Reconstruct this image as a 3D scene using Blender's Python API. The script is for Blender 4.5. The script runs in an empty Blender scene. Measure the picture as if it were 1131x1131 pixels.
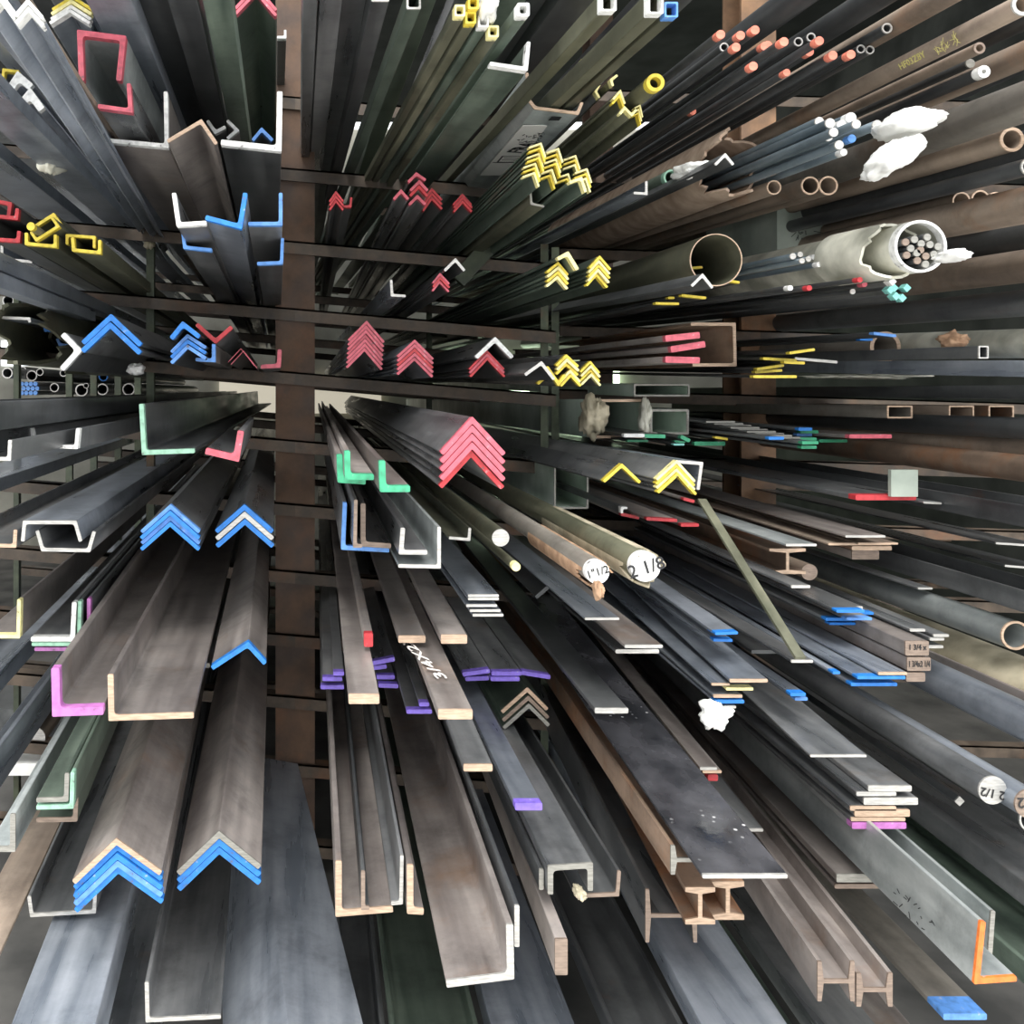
import bpy, math, random
from mathutils import Vector
C = bpy.context.scene
COL = C.collection
# ---------------------------------------------------------------- camera, light, exposure
F = 1000.0                      # focal length in pixels of the 1131 frame
CX, CY = 326.0, 432.0           # where the bars vanish
cam = bpy.data.cameras.new('camera'); camo = bpy.data.objects.new('camera', cam); COL.objects.link(camo)
camo.location = (0, 0, 0); camo.rotation_euler = (math.pi/2, 0, 0)
cam.sensor_width = 36; cam.lens = 36*F/1131
cam.shift_x = (565.5-CX)/1131; cam.shift_y = -(565.5-CY)/1131
cam.clip_start = .05; cam.clip_end = 60
C.camera = camo
w = bpy.data.worlds.new('overcast_sky'); C.world = w; w.use_nodes = True
wn = w.node_tree; bg = wn.nodes['Background']
bg.inputs[0].default_value = (.95, .97, 1.0, 1); bg.inputs[1].default_value = 1.55
sun = bpy.data.lights.new('soft_sun', 'SUN'); suno = bpy.data.objects.new('soft_sun', sun); COL.objects.link(suno)
sun.energy = 2.4; sun.angle = math.radians(35); sun.color = (1, .98, .95)
suno.rotation_euler = Vector((-.30, -1.0, 1.7)).to_track_quat('Z', 'Y').to_euler()
C.view_settings.view_transform = 'Standard'; C.view_settings.look = 'None'
C.view_settings.exposure = 0.5; C.view_settings.gamma = 1; C.view_settings.use_curve_mapping = False
RND = random.Random(7)

# ---------------------------------------------------------------- materials
def srgb(r, g, b):
    f = lambda c: ((c/255+.055)/1.055)**2.4 if c > 10 else c/255/12.92
    return (f(r), f(g), f(b), 1)
def base(name):
    m = bpy.data.materials.new(name); m.use_nodes = True
    return m, m.node_tree, m.node_tree.nodes['Principled BSDF']
def N(t, kind, **kw):
    n = t.nodes.new(kind)
    for k, v in kw.items(): setattr(n, k, v)
    return n
def ramp(t, fac, stops):
    r = N(t, 'ShaderNodeValToRGB'); e = r.color_ramp.elements
    e[0].position, e[0].color = stops[0]; e[1].position, e[1].color = stops[-1]
    for p, c in stops[1:-1]:
        x = e.new(p); x.color = c
    t.links.new(fac, r.inputs[0]); return r.outputs[0]
def steel(name, c1, c2, rust=None, rustamt=.0, metal=.4, rough=(.26, .48), sx=9, sy=.7, bump=.15):
    m, t, p = base(name)
    tc = N(t, 'ShaderNodeTexCoord'); oi = N(t, 'ShaderNodeObjectInfo')
    ad = N(t, 'ShaderNodeVectorMath', operation='ADD'); ml = N(t, 'ShaderNodeVectorMath', operation='SCALE')
    cb = N(t, 'ShaderNodeCombineXYZ')
    for i in range(3): t.links.new(oi.outputs['Random'], cb.inputs[i])
    t.links.new(cb.outputs[0], ml.inputs[0]); ml.inputs['Scale'].default_value = 37
    t.links.new(tc.outputs['Object'], ad.inputs[0]); t.links.new(ml.outputs[0], ad.inputs[1])
    mp = N(t, 'ShaderNodeMapping'); mp.inputs['Scale'].default_value = (sx, sy, sx); t.links.new(ad.outputs[0], mp.inputs[0])
    n1 = N(t, 'ShaderNodeTexNoise'); n1.inputs['Scale'].default_value = 2.2; n1.inputs['Detail'].default_value = 6; t.links.new(mp.outputs[0], n1.inputs[0])
    n2 = N(t, 'ShaderNodeTexNoise'); n2.inputs['Scale'].default_value = 26; n2.inputs['Detail'].default_value = 5; t.links.new(ad.outputs[0], n2.inputs[0])
    col = ramp(t, n1.outputs[0], [(.32, c1), (.68, c2)])
    if rust:
        mx = N(t, 'ShaderNodeMix', data_type='RGBA'); n3 = N(t, 'ShaderNodeTexNoise'); n3.inputs['Scale'].default_value = 3.3; n3.inputs['Detail'].default_value = 8; n3.inputs['Roughness'].default_value = .65
        t.links.new(ad.outputs[0], n3.inputs[0])
        fr = ramp(t, n3.outputs[0], [(.62-rustamt*.5, (0, 0, 0, 1)), (.78-rustamt*.4, (.9, .9, .9, 1))])
        t.links.new(fr, mx.inputs[0]); t.links.new(col, mx.inputs[6]); mx.inputs[7].default_value = rust; col = mx.outputs[2]
    # a little brightness of its own for each bar
    hv = N(t, 'ShaderNodeHueSaturation'); mr = N(t, 'ShaderNodeMapRange'); mr.inputs[3].default_value = .72; mr.inputs[4].default_value = 1.3
    t.links.new(oi.outputs['Random'], mr.inputs[0]); t.links.new(mr.outputs[0], hv.inputs['Value']); t.links.new(col, hv.inputs['Color'])
    t.links.new(hv.outputs[0], p.inputs['Base Color'])
    rr = N(t, 'ShaderNodeMapRange'); rr.inputs[1].default_value = .35; rr.inputs[2].default_value = .65; rr.inputs[3].default_value = rough[0]; rr.inputs[4].default_value = rough[1]
    t.links.new(n1.outputs[0], rr.inputs[0]); t.links.new(rr.outputs[0], p.inputs['Roughness'])
    n4 = N(t, 'ShaderNodeTexNoise'); n4.inputs['Scale'].default_value = 7; n4.inputs['Detail'].default_value = 9; n4.inputs['Roughness'].default_value = .7; t.links.new(ad.outputs[0], n4.inputs[0])
    mo = N(t, 'ShaderNodeMix', data_type='RGBA', blend_type='MULTIPLY'); mo.inputs[0].default_value = 1
    t.links.new(hv.outputs[0], mo.inputs[6]); t.links.new(ramp(t, n4.outputs[0], [(.3, (.62, .62, .62, 1)), (.5, (1, 1, 1, 1)), (.72, (1.25, 1.22, 1.2, 1))]), mo.inputs[7]); t.links.new(mo.outputs[2], p.inputs['Base Color'])
    bp = N(t, 'ShaderNodeBump'); bp.inputs['Strength'].default_value = bump; bp.inputs['Distance'].default_value = .002
    t.links.new(n2.outputs[0], bp.inputs['Height']); t.links.new(bp.outputs[0], p.inputs['Normal'])
    p.inputs['Metallic'].default_value = metal
    return m
def paint(name, c, worn=.0, rough=.5):
    m, t, p = base(name)
    tc = N(t, 'ShaderNodeTexCoord'); n = N(t, 'ShaderNodeTexNoise'); n.inputs['Scale'].default_value = 60; n.inputs['Detail'].default_value = 5
    t.links.new(tc.outputs['Object'], n.inputs[0])
    d = tuple(v*.72 for v in c[:3])+(1,)
    k = ramp(t, n.outputs[0], [(.30-worn*.1+.0, (.12, .11, .11, 1)), (.36+worn*.12, d), (.56, c), (.66, c), (.74, tuple(v*.5+.25 for v in c[:3])+(1,))])
    t.links.new(k, p.inputs['Base Color']); p.inputs['Roughness'].default_value = rough
    return m
def cut(name, c, metal=.5):
    m, t, p = base(name)
    tc = N(t, 'ShaderNodeTexCoord'); mp = N(t, 'ShaderNodeMapping'); mp.inputs['Scale'].default_value = (40, 40, 260); mp.inputs['Rotation'].default_value = (0, .3, 0)
    t.links.new(tc.outputs['Object'], mp.inputs[0]); n = N(t, 'ShaderNodeTexNoise'); n.inputs['Scale'].default_value = 1.0; n.inputs['Detail'].default_value = 4
    t.links.new(mp.outputs[0], n.inputs[0]); d = tuple(v*.6 for v in c[:3])+(1,)
    t.links.new(ramp(t, n.outputs[0], [(.3, d), (.65, c)]), p.inputs['Base Color'])
    p.inputs['Metallic'].default_value = metal; p.inputs['Roughness'].default_value = .45
    return m
def plain(name, c1, c2, scale=12, rough=.8, metal=0, bump=.3, tr=0, stretch=(1, 1, 1)):
    m, t, p = base(name)
    tc = N(t, 'ShaderNodeTexCoord'); mp = N(t, 'ShaderNodeMapping'); mp.inputs['Scale'].default_value = stretch; t.links.new(tc.outputs['Object'], mp.inputs[0])
    n = N(t, 'ShaderNodeTexNoise'); n.inputs['Scale'].default_value = scale; n.inputs['Detail'].default_value = 7
    t.links.new(mp.outputs[0], n.inputs[0]); t.links.new(ramp(t, n.outputs[0], [(.35, c1), (.65, c2)]), p.inputs['Base Color'])
    p.inputs['Roughness'].default_value = rough; p.inputs['Metallic'].default_value = metal; p.inputs['Transmission Weight'].default_value = tr
    b = N(t, 'ShaderNodeBump'); b.inputs['Strength'].default_value = bump; b.inputs['Distance'].default_value = .01
    t.links.new(n.outputs[0], b.inputs['Height']); t.links.new(b.outputs[0], p.inputs['Normal'])
    return m
RUST = srgb(112, 72, 46)
M = dict(
 mill=steel('mill_scale_steel', srgb(92, 95, 97), srgb(146, 147, 147), srgb(130, 114, 100), .04),
 blue=steel('blue_grey_steel', srgb(112, 120, 130), srgb(164, 170, 178), rough=(.25, .45)),
 dark=steel('dark_steel', srgb(64, 66, 68), srgb(104, 106, 106), RUST, .0, rough=(.3, .55)),
 warm=steel('brownish_steel', srgb(122, 114, 110), srgb(170, 162, 156), srgb(140, 116, 98), .08, metal=.3, rough=(.35, .6)),
 rust=steel('rusty_steel', srgb(120, 106, 94), srgb(166, 150, 134), srgb(150, 114, 86), .1, metal=.25, rough=(.5, .75)),
 brn=steel('orange_rust_steel', srgb(116, 98, 84), srgb(160, 136, 116), srgb(156, 100, 56), .22, metal=.2, rough=(.55, .8)),
 post=steel('rust_stained_column_steel', srgb(62, 48, 39), srgb(92, 72, 57), srgb(106, 72, 48), .1, metal=.15, rough=(.55, .8), sx=5, sy=5),
 galv=steel('galvanised_steel', srgb(150, 158, 158), srgb(196, 202, 200), rough=(.35, .55), metal=.5),
 green=steel('greenish_steel', srgb(78, 92, 82), srgb(122, 136, 122), rough=(.35, .55)),
 olive=steel('olive_steel', srgb(84, 86, 70), srgb(124, 124, 104), srgb(92, 80, 60), .08, metal=.3, rough=(.4, .65)),
 pipe=steel('grey_brown_pipe_steel', srgb(122, 116, 108), srgb(166, 160, 150), srgb(110, 88, 70), .1, metal=.35, rough=(.4, .6)),
 rodg=steel('blue_grey_rod_steel', srgb(96, 112, 122), srgb(150, 164, 172), rough=(.3, .5)),
 w=paint('white_paint', srgb(236, 236, 232), .0), y=paint('yellow_paint', srgb(232, 208, 74)), yw=paint('pale_yellow_paint', srgb(250, 240, 170)),
 r=paint('red_paint', srgb(196, 58, 64)), p=paint('pink_paint', srgb(208, 98, 112)), b=paint('blue_paint', srgb(40, 126, 212)), b2=paint('light_blue_paint', srgb(96, 150, 220)),
 g=paint('green_paint', srgb(66, 170, 126)), g2=paint('pale_green_paint', srgb(150, 196, 170)), v=paint('violet_paint', srgb(126, 104, 204)), m=paint('lilac_paint', srgb(190, 116, 184)),
 o=paint('orange_paint', srgb(240, 126, 56)), op=paint('salmon_paint', srgb(240, 140, 116)), c=paint('aqua_paint', srgb(140, 216, 206)), dg=paint('dark_green_paint', srgb(30, 130, 92)),
 s=cut('bright_cut_steel', srgb(206, 204, 198)), t=cut('tan_cut_steel', srgb(206, 178, 152), .25), gcut=cut('grey_cut_steel', srgb(160, 158, 150), .4), bcut=cut('brown_cut_steel', srgb(150, 132, 118), .3),
 card=plain('brown_cardboard', srgb(150, 128, 110), srgb(186, 164, 144), 20, .95), tan=plain('dull_wrapping', srgb(150, 142, 120), srgb(196, 186, 160), 14, .6),
 wrap=plain('stained_plastic_wrap', srgb(150, 150, 136), srgb(228, 226, 210), 9, .35), white=plain('white_plastic', srgb(214, 214, 208), srgb(244, 244, 240), 10, .4),
 gbox=plain('grey_green_board', srgb(130, 140, 130), srgb(168, 176, 164), 6, .85), ink=plain('black_marker_ink', srgb(24, 24, 26), srgb(40, 40, 42), 30, .6),
 chalk=plain('white_chalk', srgb(216, 210, 204), srgb(238, 234, 228), 60, .9), ytxt=plain('yellow_stencil_paint', srgb(196, 186, 110), srgb(220, 210, 140), 60, .8),
 label=plain('white_shipping_paper', srgb(214, 212, 206), srgb(232, 230, 224), 3, .7),
 brownpaper=plain('brown_paper', srgb(150, 118, 92), srgb(186, 152, 122), 30, .9),
 dustplate=None,
 milky=plain('green_lit_wrap', srgb(176, 196, 178), srgb(232, 244, 232), 5, .45),  # milky wrap, greenish light from the back wall put into its pale colour
)

def speckled():
    m = steel('water_speckled_black_plate', srgb(34, 36, 40), srgb(92, 92, 96), None, metal=.3, rough=(.08, .35), sx=5, sy=3, bump=.25)
    t = m.node_tree; p = t.nodes['Principled BSDF']; tc = N(t, 'ShaderNodeTexCoord'); v = N(t, 'ShaderNodeTexVoronoi'); v.inputs['Scale'].default_value = 55
    n = N(t, 'ShaderNodeTexNoise'); n.inputs['Scale'].default_value = 8; t.links.new(tc.outputs['Object'], v.inputs[0]); t.links.new(tc.outputs['Object'], n.inputs[0])
    a = ramp(t, v.outputs['Distance'], [(.16, (1, 1, 1, 1)), (.22, (0, 0, 0, 1))]); b = ramp(t, n.outputs[0], [(.56, (0, 0, 0, 1)), (.62, (1, 1, 1, 1))])
    mu = N(t, 'ShaderNodeMath', operation='MULTIPLY'); t.links.new(a, mu.inputs[0]); t.links.new(b, mu.inputs[1])
    mx = N(t, 'ShaderNodeMix', data_type='RGBA'); src = p.inputs['Base Color'].links[0].from_socket
    t.links.new(mu.outputs[0], mx.inputs[0]); t.links.new(src, mx.inputs[6]); mx.inputs[7].default_value = srgb(220, 220, 220); t.links.new(mx.outputs[2], p.inputs['Base Color'])
    return m
M['dustplate'] = speckled()
# ---------------------------------------------------------------- mesh helpers
def P3(x, y, d): return Vector(((x-CX)/F*d, d, (CY-y)/F*d))
def mesh_obj(name, verts, faces, mat, parent=None, loc=None, smooth=False):
    me = bpy.data.meshes.new(name); me.from_pydata(verts, [], faces); me.validate(); me.update()
    if smooth:
        for p in me.polygons: p.use_smooth = True
    me.materials.append(M[mat] if isinstance(mat, str) else mat)
    o = bpy.data.objects.new(name, me); COL.objects.link(o)
    if loc is not None: o.location = loc
    if parent: o.parent = parent
    return o
def fixn(o):
    import bmesh
    b = bmesh.new(); b.from_mesh(o.data); bmesh.ops.recalc_face_normals(b, faces=b.faces); b.to_mesh(o.data); b.free()
def tag(o, label, cat, group=None, kind=None):
    o['label'] = label; o['category'] = cat
    if group: o['group'] = group
    if kind: o['kind'] = kind
    return o
def area(poly): return .5*sum(a[0]*b[1]-b[0]*a[1] for a, b in zip(poly, poly[1:]+poly[:1]))
def rounded(poly, rc, ri):
    if area(poly) < 0: poly = poly[::-1]
    out = []; n = len(poly)
    for i in range(n):
        p = Vector(poly[i]); a = Vector(poly[i-1])-p; b = Vector(poly[(i+1) % n])-p
        cr = (-a.x)*b.y-(-a.y)*b.x
        r = rc if cr > 0 else ri
        la, lb = a.length, b.length
        r = min(r, la*.45, lb*.45)
        if r < 1e-5: out.append(tuple(p)); continue
        A = p+a/la*r; B = p+b/lb*r
        for k in range(4):
            u = k/3; q = A*(1-u)**2+p*2*u*(1-u)+B*u*u; out.append((q.x, q.y))
    return out
def strip_poly(pts, t):
    """outline of a bent plate: pts are its centre line, t its thickness"""
    pts = [Vector(p) for p in pts]; L, R = [], []
    for i, p in enumerate(pts):
        if i == 0: d = (pts[1]-p).normalized(); n = Vector((-d.y, d.x)); k = 1
        elif i == len(pts)-1: d = (p-pts[i-1]).normalized(); n = Vector((-d.y, d.x)); k = 1
        else:
            d1 = (p-pts[i-1]).normalized(); d2 = (pts[i+1]-p).normalized()
            n1 = Vector((-d1.y, d1.x)); n2 = Vector((-d2.y, d2.x)); n = (n1+n2).normalized(); k = 1/max(.35, n.dot(n1))
        L.append(tuple(p+n*t/2*k)); R.append(tuple(p-n*t/2*k))
    return L+R[::-1]
def prism(name, loops, y0, y1, dr, mat, parent=None, loc=None, smooth=False, jag=None):
    """loops: one outline (solid) or outer+inner outline (tube); extruded along the bar's own direction"""
    vs, fs = [], []; dx, dz = dr
    for lp in loops:
        for yy in (y0, y1):
            for i, (x, z) in enumerate(lp):
                j = jag[i] if (jag and yy == y0) else 0
                vs.append((x+dx*(yy+j), yy+j, z+dz*(yy+j)))
    n = len(loops[0])
    if len(loops) == 1:
        fs.append(list(range(n))); fs.append(list(range(n, 2*n))[::-1])
        fs += [[n+i, n+(i+1) % n, (i+1) % n, i] for i in range(n)]
    else:
        q = 2*n
        for i in range(n):
            j = (i+1) % n
            fs += [[n+i, n+j, j, i], [q+i, q+j, q+n+j, q+n+i], [i, j, q+j, q+i], [n+i, q+n+i, q+n+j, n+j]]
    o = mesh_obj(name, vs, fs, mat, parent, loc, False); fixn(o)
    if smooth:
        for p in o.data.polygons: p.use_smooth = True
        try: o.data.set_sharp_from_angle(angle=math.radians(40))
        except Exception: pass
    return o

# rack levels, read where the rack columns stand
PD, PD2 = 3.0, 3.4
Z0 = [(CY-y)*PD/1000 for y in (108, 187, 267, 341, 411, 486, 556, 630, 700, 768, 842, 930)]
Z2 = [(CY-y)*PD2/1000 for y in (90, 180, 265, 350, 421, 492, 562, 640, 720, 800, 890)]
S1, S2 = .085, .03
def lerp(L, k):
    i = max(0, min(len(L)-2, int(math.floor(k)))); return L[i]+(L[i+1]-L[i])*(k-i)
def depth(x, y, k=None, k2=None, d=None):
    if d is not None: return d
    if k is not None: v, s = lerp(Z0, k), S1; den = (CY-y)+s*(x-CX)
    else: v, s = lerp(Z2, k2), S2; den = (CY-y)+s*(x-(CX+600))
    r = F*v/den if abs(den) > 1 else 3
    return min(2.9, max(1.0, r)) if r > 0 else 2.4
CNAME = dict(w='white', y='yellow', yw='pale yellow', r='red', p='pink', b='blue', b2='light blue', g='green', g2='pale green', v='violet', m='lilac', o='orange', op='salmon', c='aqua', dg='dark green',
             s='bright cut', t='tan', gcut='grey cut', bcut='brown cut', k=None)
KIND = dict(angle=('steel_angle', 'angle bar'), channel=('steel_channel', 'channel bar'), flat=('flat_bar', 'flat bar'), tube=('square_tube', 'steel tube'), pipe=('steel_pipe', 'pipe'),
            round=('round_bar', 'round bar'), rod=('steel_rod', 'rod'), beam=('rolled_joist', 'joist'), rebar=('rebar_rod', 'rebar'), square=('square_bar', 'square bar'), card=('cardboard_tube', 'tube'))
ORD = ['top', 'second', 'third', 'fourth', 'fifth', 'sixth', 'seventh', 'eighth', 'ninth']
BACK = 7.6
# bars cut shorter so that none runs into another far back in the racks: running number -> where it ends
TRIM = {1:2.9,3:7.1,12:3.02,21:4.1,38:2.9,39:4.22,67:5.06,72:5.18,75:4.34,85:2.82,89:3.38,90:2.9,92:2.9,116:2.78,117:5.06,118:3.62,138:4.7,154:5.42,155:5.06,156:4.94,157:4.94,160:4.7,161:4.46,164:7.46,166:6.62,167:5.78,171:3.86,172:3.5,173:4.94,174:4.82,175:3.5,182:6.26,216:4.7,226:4.22,235:3.74,242:7.46,246:5.9,248:3.5,279:3.86,338:4.1,349:4.58,358:4.1,359:6.5,360:3.5,362:7.46,364:3.86,384:4.94,385:4.1,447:3.38,449:3.02,450:3.38,454:7.1,458:5.66,467:3.02,468:3.62,471:3.14,472:3.98,473:5.66,474:4.22,475:4.58,479:3.26,495:4.1,501:4.34,502:6.26,510:3.5,511:4.7,515:7.34,519:3.74,520:3.98,521:3.14,526:6.86,539:6.38,541:6.62}
BARS = []
SHIFT = {0:1.018,12:1.01,19:1.01,35:0.955,45:1.036,46:1.018,70:0.965,47:0.975,49:1.018,52:1.01,61:1.046,73:0.975,63:0.965,64:1.06,67:0.983,69:0.975,94:0.955,85:0.99,76:0.99,82:1.06,86:0.975,96:0.983,104:0.99,107:0.975,109:1.018,112:1.018,118:0.965,120:1.01,124:1.027,130:0.99,127:1.01,128:1.06,129:1.01,133:0.955,132:1.01,137:1.036,139:0.965,142:0.99,143:0.975,147:1.018,150:0.983,163:0.975,166:1.018,171:0.975,203:1.027,188:0.983,199:0.975,200:0.99,202:0.99,204:0.965,192:0.955,195:1.018,205:1.018,241:0.955,221:0.99,245:1.027,257:0.965,260:0.983,266:0.965,268:1.027,270:0.975,274:1.01,276:1.018,407:1.046,277:1.046,282:0.975,288:1.06,283:0.955,290:1.027,291:1.027,302:0.983,304:1.01,305:0.99,293:1.06,294:1.06,307:0.99,295:1.06,309:0.99,296:1.046,297:1.06,300:1.027,311:1.06,314:0.955,322:1.01,325:1.01,326:0.955,354:0.99,356:1.01,360:0.983,363:0.99,366:1.046,368:0.99,374:0.975,380:0.99,381:0.955,383:0.983,384:0.965,385:0.99,386:0.99,387:0.99,391:1.01,412:0.965,420:1.018,423:1.01,438:0.99,461:1.018,446:1.027,457:0.955,463:1.046,482:1.027,484:1.046,485:1.018,491:0.975,134:0.99,278:1.046,286:0.99}   # running number of a bar or nest -> factor on its distance, so that neighbours lie clear of one another
KEY = [-1, False]
def bar(kind, loops_px, x, y, d, col='s', label='', aim=None, mat=None, sleeve=None, back=None, group=None, smooth=False, jag=None, jit=0):
    """one bar, its end cut square at distance d; loops_px in pixels about (x, y)"""
    if not KEY[1]: KEY[0] += 1
    d *= SHIFT.get(KEY[0], 1)
    if aim is None: aim = (303, 430) if x < CX-5 else (345, 428 if y > CY else 415)
    dr = ((aim[0]-CX)/F, (CY-aim[1])/F)
    s = d/F
    loops = [[((px-x)*s, -(py-y)*s) for px, py in lp] for lp in loops_px]
    nm, cat = KIND[kind]
    if mat is None: mat = RND.choice(['mill', 'mill', 'dark', 'warm'])
    L = (back or BACK + RND.uniform(-.3, .3))-d
    L = min(L, TRIM.get(len(BARS), 99)-d); BARS.append((d, d+L, P3(x, y, d), loops, dr, KEY[0], nm))
    if sleeve is None: sleeve = .004 if col in ('s', 't', 'gcut', 'bcut') else .02
    if col == 'k': sleeve = 0
    o = bpy.data.objects.new(nm, None); COL.objects.link(o); o.location = P3(x, y, d); o.empty_display_size = .05
    prism('bar_body', loops, sleeve+jit, L, dr, mat, o, None, smooth, None if col != 'k' else jag)
    if col != 'k':
        e = prism('painted_end' if col not in ('s', 't', 'gcut', 'bcut') else 'cut_end', loops, jit, sleeve+jit, dr, col, o, None, smooth, jag)
        e['label'] = f"{CNAME[col]} {'paint on bar end' if col not in ('s', 't', 'gcut', 'bcut') else 'face of bar end'}"
    return tag(o, label, cat, group)
NESTS = []
def nest(kind, pts, t, cols, label, n=1, p=(0, 6), k=None, k2=None, d=None, aim=None, mat=None, back=None, sleeve=None, group=None):
    """n bent-plate bars lying on one another, the first one on top; pts in pixels for the top one"""
    px = [q[0] for q in pts]; py = [q[1] for q in pts]
    lx, ly = sum(px)/len(px)+p[0]*(n-1), max(py)+p[1]*(n-1)+t/2
    dd = depth(lx, ly, k, k2, d)
    if n > 1:
        # plates may not run into one another
        best = 1e9
        for a, b in zip(pts, pts[1:]):
            u = Vector((b[0]-a[0], b[1]-a[1])).normalized(); best = min(best, abs(p[0]*u.y-p[1]*u.x))
        t = min(t, best*.88)
    out = []; KEY[0] += 1; KEY[1] = True
    for i in range(n):
        q = [(a[0]+p[0]*i, a[1]+p[1]*i) for a in pts]
        c = cols[min(i, len(cols)-1)] if isinstance(cols, (list, tuple)) else cols
        poly = rounded(strip_poly(q, t), min(t*.3, 1.6), t*(.25 if n > 1 else .7))
        mx, my = sum(a[0] for a in q)/len(q), sum(a[1] for a in q)/len(q)
        nm = CNAME.get(c) or 'unpainted'
        if n > 1: lab = f"{ORD[i]} of {n} nested {nm} ended {label}"
        else: lab = f"{nm} ended {label}"
        jit = 0 if n == 1 else RND.uniform(-.006, .006)
        out.append(bar(kind, [poly], mx, my, dd, c, lab, aim, mat, sleeve, back, group or (f"nest of {label}" if n > 1 else None), jit=jit))
    KEY[1] = False
    return out
def ANG(x, y, w_, h, t, cols, label, **kw):      # a roof-like angle: apex, half width, drop
    if isinstance(w_, tuple): a, b = w_
    else: a = b = w_
    if isinstance(h, tuple): ha, hb = h
    else: ha = hb = h
    return nest('angle', [(x-a, y+ha), (x, y), (x+b, y+hb)], t, cols, label, **kw)
def L(pts, t, cols, label, kind='angle', **kw): return nest(kind, pts, t, cols, label, **kw)
def U(pts, t, cols, label, **kw): return nest('channel', pts, t, cols, label, **kw)
def FL(x0, x1, y, t, col, label, y2=None, **kw):  # a flat bar: left, right, height of the end's middle, thickness
    return nest('flat', [(x0, y), (x1, y if y2 is None else y2)], t, col, label, **kw)
def TUBE(x0, y0, x1, y1, t, col, label, k=None, k2=None, d=None, **kw):
    dd = depth((x0+x1)/2, y1, k, k2, d)
    o = rounded([(x0, y0), (x1, y0), (x1, y1), (x0, y1)], t*.8, 0); i = rounded([(x0+t, y0+t), (x1-t, y0+t), (x1-t, y1-t), (x0+t, y1-t)], t*.8, 0)
    return bar('tube', [o, i], (x0+x1)/2, (y0+y1)/2, dd, col, f"{CNAME.get(col) or 'plain'} ended {label}", **kw)
def circ(x, y, r, n=28, ry=None): return [(x+r*math.cos(a*2*math.pi/n), y+(ry or r)*math.sin(a*2*math.pi/n)) for a in range(n)]
def PIPE(x, y, r, ri, col, label, k=None, k2=None, d=None, kind='pipe', jagamt=0, **kw):
    dd = depth(x, y+r, k, k2, d); n = 20 if r < 9 else 40
    jag = [RND.uniform(-1, 1)*jagamt+jagamt*1.2*math.sin(i*.45) for i in range(n)] if jagamt else None
    return bar(kind, [circ(x, y, r, n), circ(x, y, ri, n)], x, y, dd, col, label if col == 'k' else f"{CNAME[col]} ended {label}", smooth=True, jag=jag, **kw)
def ROD(x, y, r, col, label, k=None, k2=None, d=None, kind='round', n=None, **kw):
    dd = depth(x, y+r, k, k2, d)
    return bar(kind, [circ(x, y, r, n or (14 if r < 9 else 36))], x, y, dd, col, f"{CNAME[col]} ended {label}", smooth=True, **kw)
def BEAM(x0, y0, x1, y1, tf, tw, col, label, rot=False, k=None, k2=None, d=None, **kw):
    """I section between two corners; rot=True lies on its flange tips (an H)"""
    dd = depth((x0+x1)/2, y1, k, k2, d); xm, ym = (x0+x1)/2, (y0+y1)/2
    if not rot: pl = [(x0, y0), (x1, y0), (x1, y0+tf), (xm+tw/2, y0+tf*1.5), (xm+tw/2, y1-tf*1.5), (x1, y1-tf), (x1, y1), (x0, y1), (x0, y1-tf), (xm-tw/2, y1-tf*1.5), (xm-tw/2, y0+tf*1.5), (x0, y0+tf)]
    else: pl = [(x0, y0), (x0+tf, y0), (x0+tf*1.5, ym-tw/2), (x1-tf*1.5, ym-tw/2), (x1-tf, y0), (x1, y0), (x1, y1), (x1-tf, y1), (x1-tf*1.5, ym+tw/2), (x0+tf*1.5, ym+tw/2), (x0+tf, y1), (x0, y1)]
    return bar('beam', [pl], xm, ym, dd, col, f"{CNAME.get(col) or 'plain'} ended {label}", **kw)
def writing(parent, s, px, py, d, size, mat, spread=1.0, roll=0, flat=None, sx=1):
    """handwritten or stencilled characters lying on a bar; flat: on a top or side face instead of the end"""
    cu = bpy.data.curves.new('writing', 'FONT'); cu.body = s; cu.size = size*d/F*1.35; cu.align_x = 'CENTER'; cu.align_y = 'CENTER'; cu.space_character = spread; cu.extrude = .0003; cu.resolution_u = 2
    cu.offset = size*d/F*.018
    tmp = bpy.data.objects.new('writing', cu)
    me = bpy.data.meshes.new_from_object(tmp); bpy.data.objects.remove(tmp)
    me.materials.clear(); me.materials.append(M[mat])
    o = bpy.data.objects.new('writing', me); COL.objects.link(o); o.parent = parent
    wp = P3(px, py, d)
    o.rotation_euler = flat if flat else (math.pi/2, 0, 0)
    if roll and not flat: o.rotation_euler = (math.pi/2, roll, 0)
    o.scale = (sx, 1, 1)
    o.location = wp-parent.location+(Vector((0, -.0012, 0)) if not flat else Vector((0, 0, 0)))
    return o
def surf_text(parent, s, wp, tx, tz, size, mat, name='writing', sx=1):
    from mathutils import Matrix
    cu = bpy.data.curves.new(name, 'FONT'); cu.body = s; cu.size = size; cu.align_x = 'CENTER'; cu.align_y = 'CENTER'; cu.extrude = .0002; cu.resolution_u = 2; cu.offset = size*.015
    tmp = bpy.data.objects.new(name, cu); me = bpy.data.meshes.new_from_object(tmp); bpy.data.objects.remove(tmp)
    me.materials.clear(); me.materials.append(M[mat])
    tx, tz = Vector(tx).normalized(), Vector(tz).normalized(); ty = tz.cross(tx).normalized()
    me.transform(Matrix((tx*sx, ty, tz)).transposed().to_4x4())
    o = bpy.data.objects.new(name, me); COL.objects.link(o); o.parent = parent; o.location = Vector(wp)-parent.location
    return o
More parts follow.
